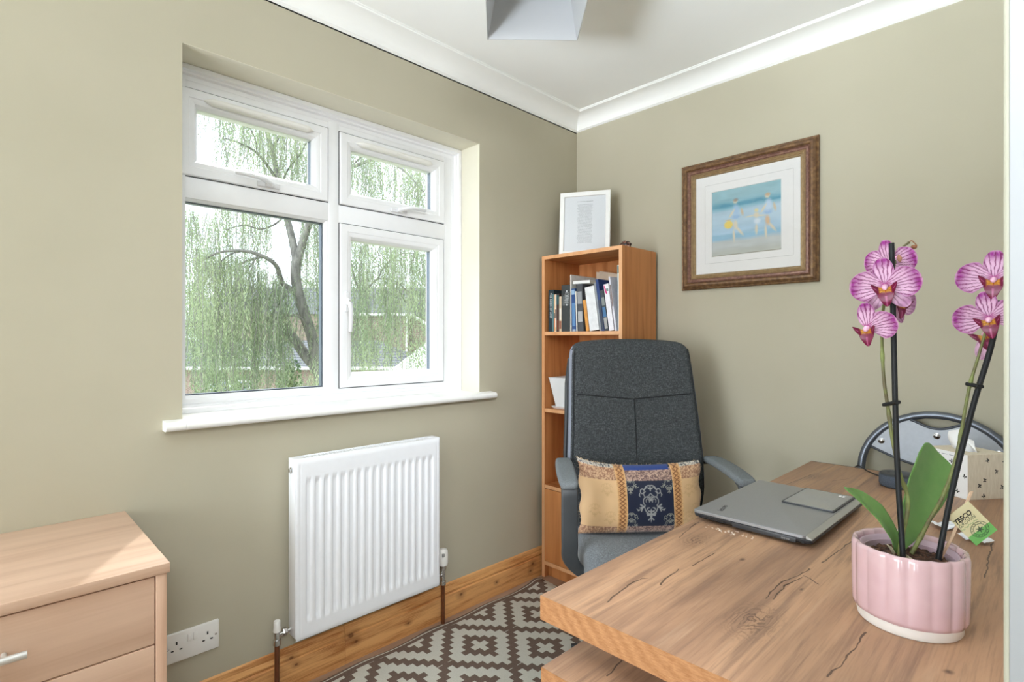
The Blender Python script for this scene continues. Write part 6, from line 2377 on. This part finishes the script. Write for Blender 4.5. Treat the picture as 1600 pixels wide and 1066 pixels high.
rs = np.random.RandomState(12)
cur = [(298, 325, 520, 9.2, 26), (318, 385, 610, 9.4, 40), (340, 395, 615, 9.6, 46), (365, 398, 615, 9.7, 46), (388, 402, 612, 9.8, 40), (412, 420, 610, 10.0, 44),
       (436, 430, 600, 10.1, 40), (452, 440, 560, 10.2, 26), (352, 300, 470, 10.3, 26), (385, 290, 440, 10.6, 30), (410, 300, 420, 10.8, 26), (330, 330, 440, 10.9, 20),
       (352, 128, 262, 9.3, 24), (375, 120, 275, 9.6, 24), (392, 150, 300, 10.0, 24), (412, 170, 300, 10.6, 26), (436, 150, 310, 10.8, 34), (462, 190, 330, 10.8, 34), (482, 200, 330, 10.6, 26),
       (318, 140, 205, 9.1, 5), (306, 330, 420, 9.0, 12),
       (480, 330, 480, 10.9, 20), (500, 340, 600, 11.0, 34), (500, 560, 640, 9.8, 20), (478, 585, 640, 9.6, 20),
       (556, 225, 330, 9.6, 22), (574, 215, 345, 9.5, 26), (592, 240, 340, 9.5, 20), (612, 235, 345, 9.3, 18), (640, 250, 350, 9.2, 26), (656, 255, 345, 9.2, 24), (676, 270, 360, 9.1, 16),
       (556, 360, 520, 9.8, 24), (572, 362, 600, 9.8, 30), (596, 372, 480, 9.8, 20), (614, 366, 600, 9.6, 44), (606, 430, 560, 9.7, 26), (638, 372, 470, 9.5, 22), (652, 378, 560, 9.3, 26), (668, 390, 600, 9.2, 30),
       (560, 470, 605, 9.9, 30), (575, 500, 605, 9.9, 24), (650, 520, 600, 9.4, 18), (325, 470, 620, 11.6, 40), (360, 480, 620, 11.8, 46), (400, 470, 620, 11.8, 46), (438, 490, 620, 11.6, 34), (298, 440, 620, 11.4, 34),
       (570, 420, 470, 12.6, 30), (640, 440, 520, 12.4, 30)]
strd = []
for px, y0, y1, dep, n in cur:
    for k in range(int(n * 1.9)):
        p = at(px + rs.normal(0, 9), y0 + abs(rs.normal(0, 16)), dep + rs.normal(0, 0.45))
        ln = max(0.3, (y1 - y0) / F_PX * dep * rs.uniform(0.45, 1.05))
        strd.append((np.array(p), ln))
# the rest of the crown, round the back and beyond the frame
cxy = np.array(at(480, 400, 10.8))
for k in range(420):
    a, r_ = rs.uniform(0, 6.283), 3.4 + 1.6 * rs.rand()
    p = cxy + np.array([math.cos(a) * r_, math.sin(a) * r_, rs.uniform(1.2, 3.8)])
    v_ = Vector(p) - CAM
    zc = v_.dot(FWD)
    pxx = 800 + F_PX * v_.dot(RGT) / max(zc, .1)
    if 250 < pxx < 720:
        continue
    strd.append((p, rs.uniform(1.5, 3.6)))
cen, axs, sds, Ls, Ws = [], [], [], [], []
tw = bmesh.new()
for i, (p, ln) in enumerate(strd):
    n = max(4, int(ln / 0.042))
    tt = (np.arange(n) + rs.rand(n) * 0.5) / n
    drift = rs.normal(0, 0.07, 2) * ln
    bow = rs.normal(0, 0.05, 2)
    pts = np.stack([p[0] + drift[0] * tt + bow[0] * np.sin(tt * 3.1), p[1] + drift[1] * tt + bow[1] * np.sin(tt * 3.1), p[2] - ln * tt], 1)
    a = rs.rand(n) * 6.283
    out = np.stack([np.cos(a), np.sin(a), np.zeros(n)], 1)
    ax = out * 0.55 + np.array([0, 0, -1.0]) + rs.normal(0, 0.15, (n, 3))
    ax /= np.linalg.norm(ax, axis=1)[:, None]
    sd = np.cross(ax, rs.normal(0, 1, (n, 3)))
    sd /= np.linalg.norm(sd, axis=1)[:, None]
    cen.append(pts + out * 0.022)
    axs.append(ax)
    sds.append(sd)
    Ls.append(rs.uniform(0.045, 0.080, n))
    Ws.append(rs.uniform(0.011, 0.018, n))
    if i % 3 == 0:
        tube(tw, [Vector(pts[0]), Vector(pts[n // 2]), Vector(pts[-1])], 0.0035, 4)
o = leaf_mesh('foliage', np.concatenate(cen), np.concatenate(axs), np.concatenate(sds), np.concatenate(Ls), np.concatenate(Ws), M_WILLOW, wil)
o['kind'] = 'stuff'
o = bm_obj('hanging_twig', tw, M_BARK, wil)
o['kind'] = 'stuff'


def shrub(name, label, lat, z, top, rx, rz, n, mat, seed, cat='shrub', group=None):
    r = np.random.RandomState(seed)
    s = thing(name, label, cat, ext(lat, z, GZ), group=group)
    k = 14
    cs_ = np.stack([r.normal(0, 0.42, k), r.normal(0, 0.42, k), r.uniform(0.30, 0.80, k)], 1)
    H = top - GZ
    idx = r.randint(0, k, n)
    q = r.normal(0, 1, (n, 3))
    q /= np.linalg.norm(q, axis=1)[:, None]
    P = cs_[idx] * np.array([rx, rz, H]) + q * np.array([rx * 0.42, rz * 0.42, H * 0.20]) * r.uniform(0.8, 1.0, (n, 1))
    base_ = np.array(ext(lat, z, GZ))
    ax = r.normal(0, 1, (n, 3))
    ax /= np.linalg.norm(ax, axis=1)[:, None]
    sd = np.cross(ax, r.normal(0, 1, (n, 3)))
    sd /= np.linalg.norm(sd, axis=1)[:, None]
    sc = 1.0 if z < 20 else 2.6
    f = leaf_mesh('foliage', P + base_, ax, sd, r.uniform(0.07, 0.13, n) * sc, r.uniform(0.04, 0.07, n) * sc, mat, s)
    f['kind'] = 'stuff'
    bm = bmesh.new()
    for j in range(5):
        tube(bm, [ext(lat, z, GZ), Vector(base_ + cs_[j] * np.array([rx, rz, H]))], [0.07, 0.02], 7)
    bm_obj('stem', bm, M_BARK, s)


shrub('garden_shrub', 'dense pale green shrub below the left side of the window view', -8.4, 15.6, 1.05, 1.25, 0.8, 7000, M_SHRUB, 1, group=None)
shrub('garden_shrub', 'darker rounded shrub low in the window view left of the trunk', -5.9, 14.6, 0.75, 0.62, 0.6, 5200, M_SHRUB, 2)
shrub('garden_shrub', 'light leafy shrub at the foot of the willow trunk', -4.4, 14.2, 0.45, 0.55, 0.6, 4600, M_WILLOW, 3)
shrub('garden_shrub', 'leafy shrub in front of the white conservatory', -3.1, 16.8, 0.30, 1.0, 0.9, 3000, M_WILLOW, 4)
for k, (la, zz_, tp_, rx) in enumerate(((-36, 62, 8.5, 4), (-26, 66, 9.5, 4.4), (-15.5, 64, 8.0, 4), (-6.0, 68, 9.0, 4), (5.0, 58, 8.5, 4), (15.5, 62, 9.0, 4.4), (27.0, 56, 8.0, 4))):
    shrub('distant_tree', ('hazy round tree farthest left beyond the roofs', 'hazy broad tree second from the left beyond the roofs', 'hazy tree beyond the far house, left of the window bar', 'hazy tree beyond the brick house on the right', 'hazy tree hidden past the right edge of the window, nearest the house', 'hazy tree hidden past the right edge of the window, in the middle', 'hazy tree hidden past the right edge of the window, farthest along')[k], la, zz_, tp_, rx, 4, 3500, M_SHRUB, 20 + k, 'tree')
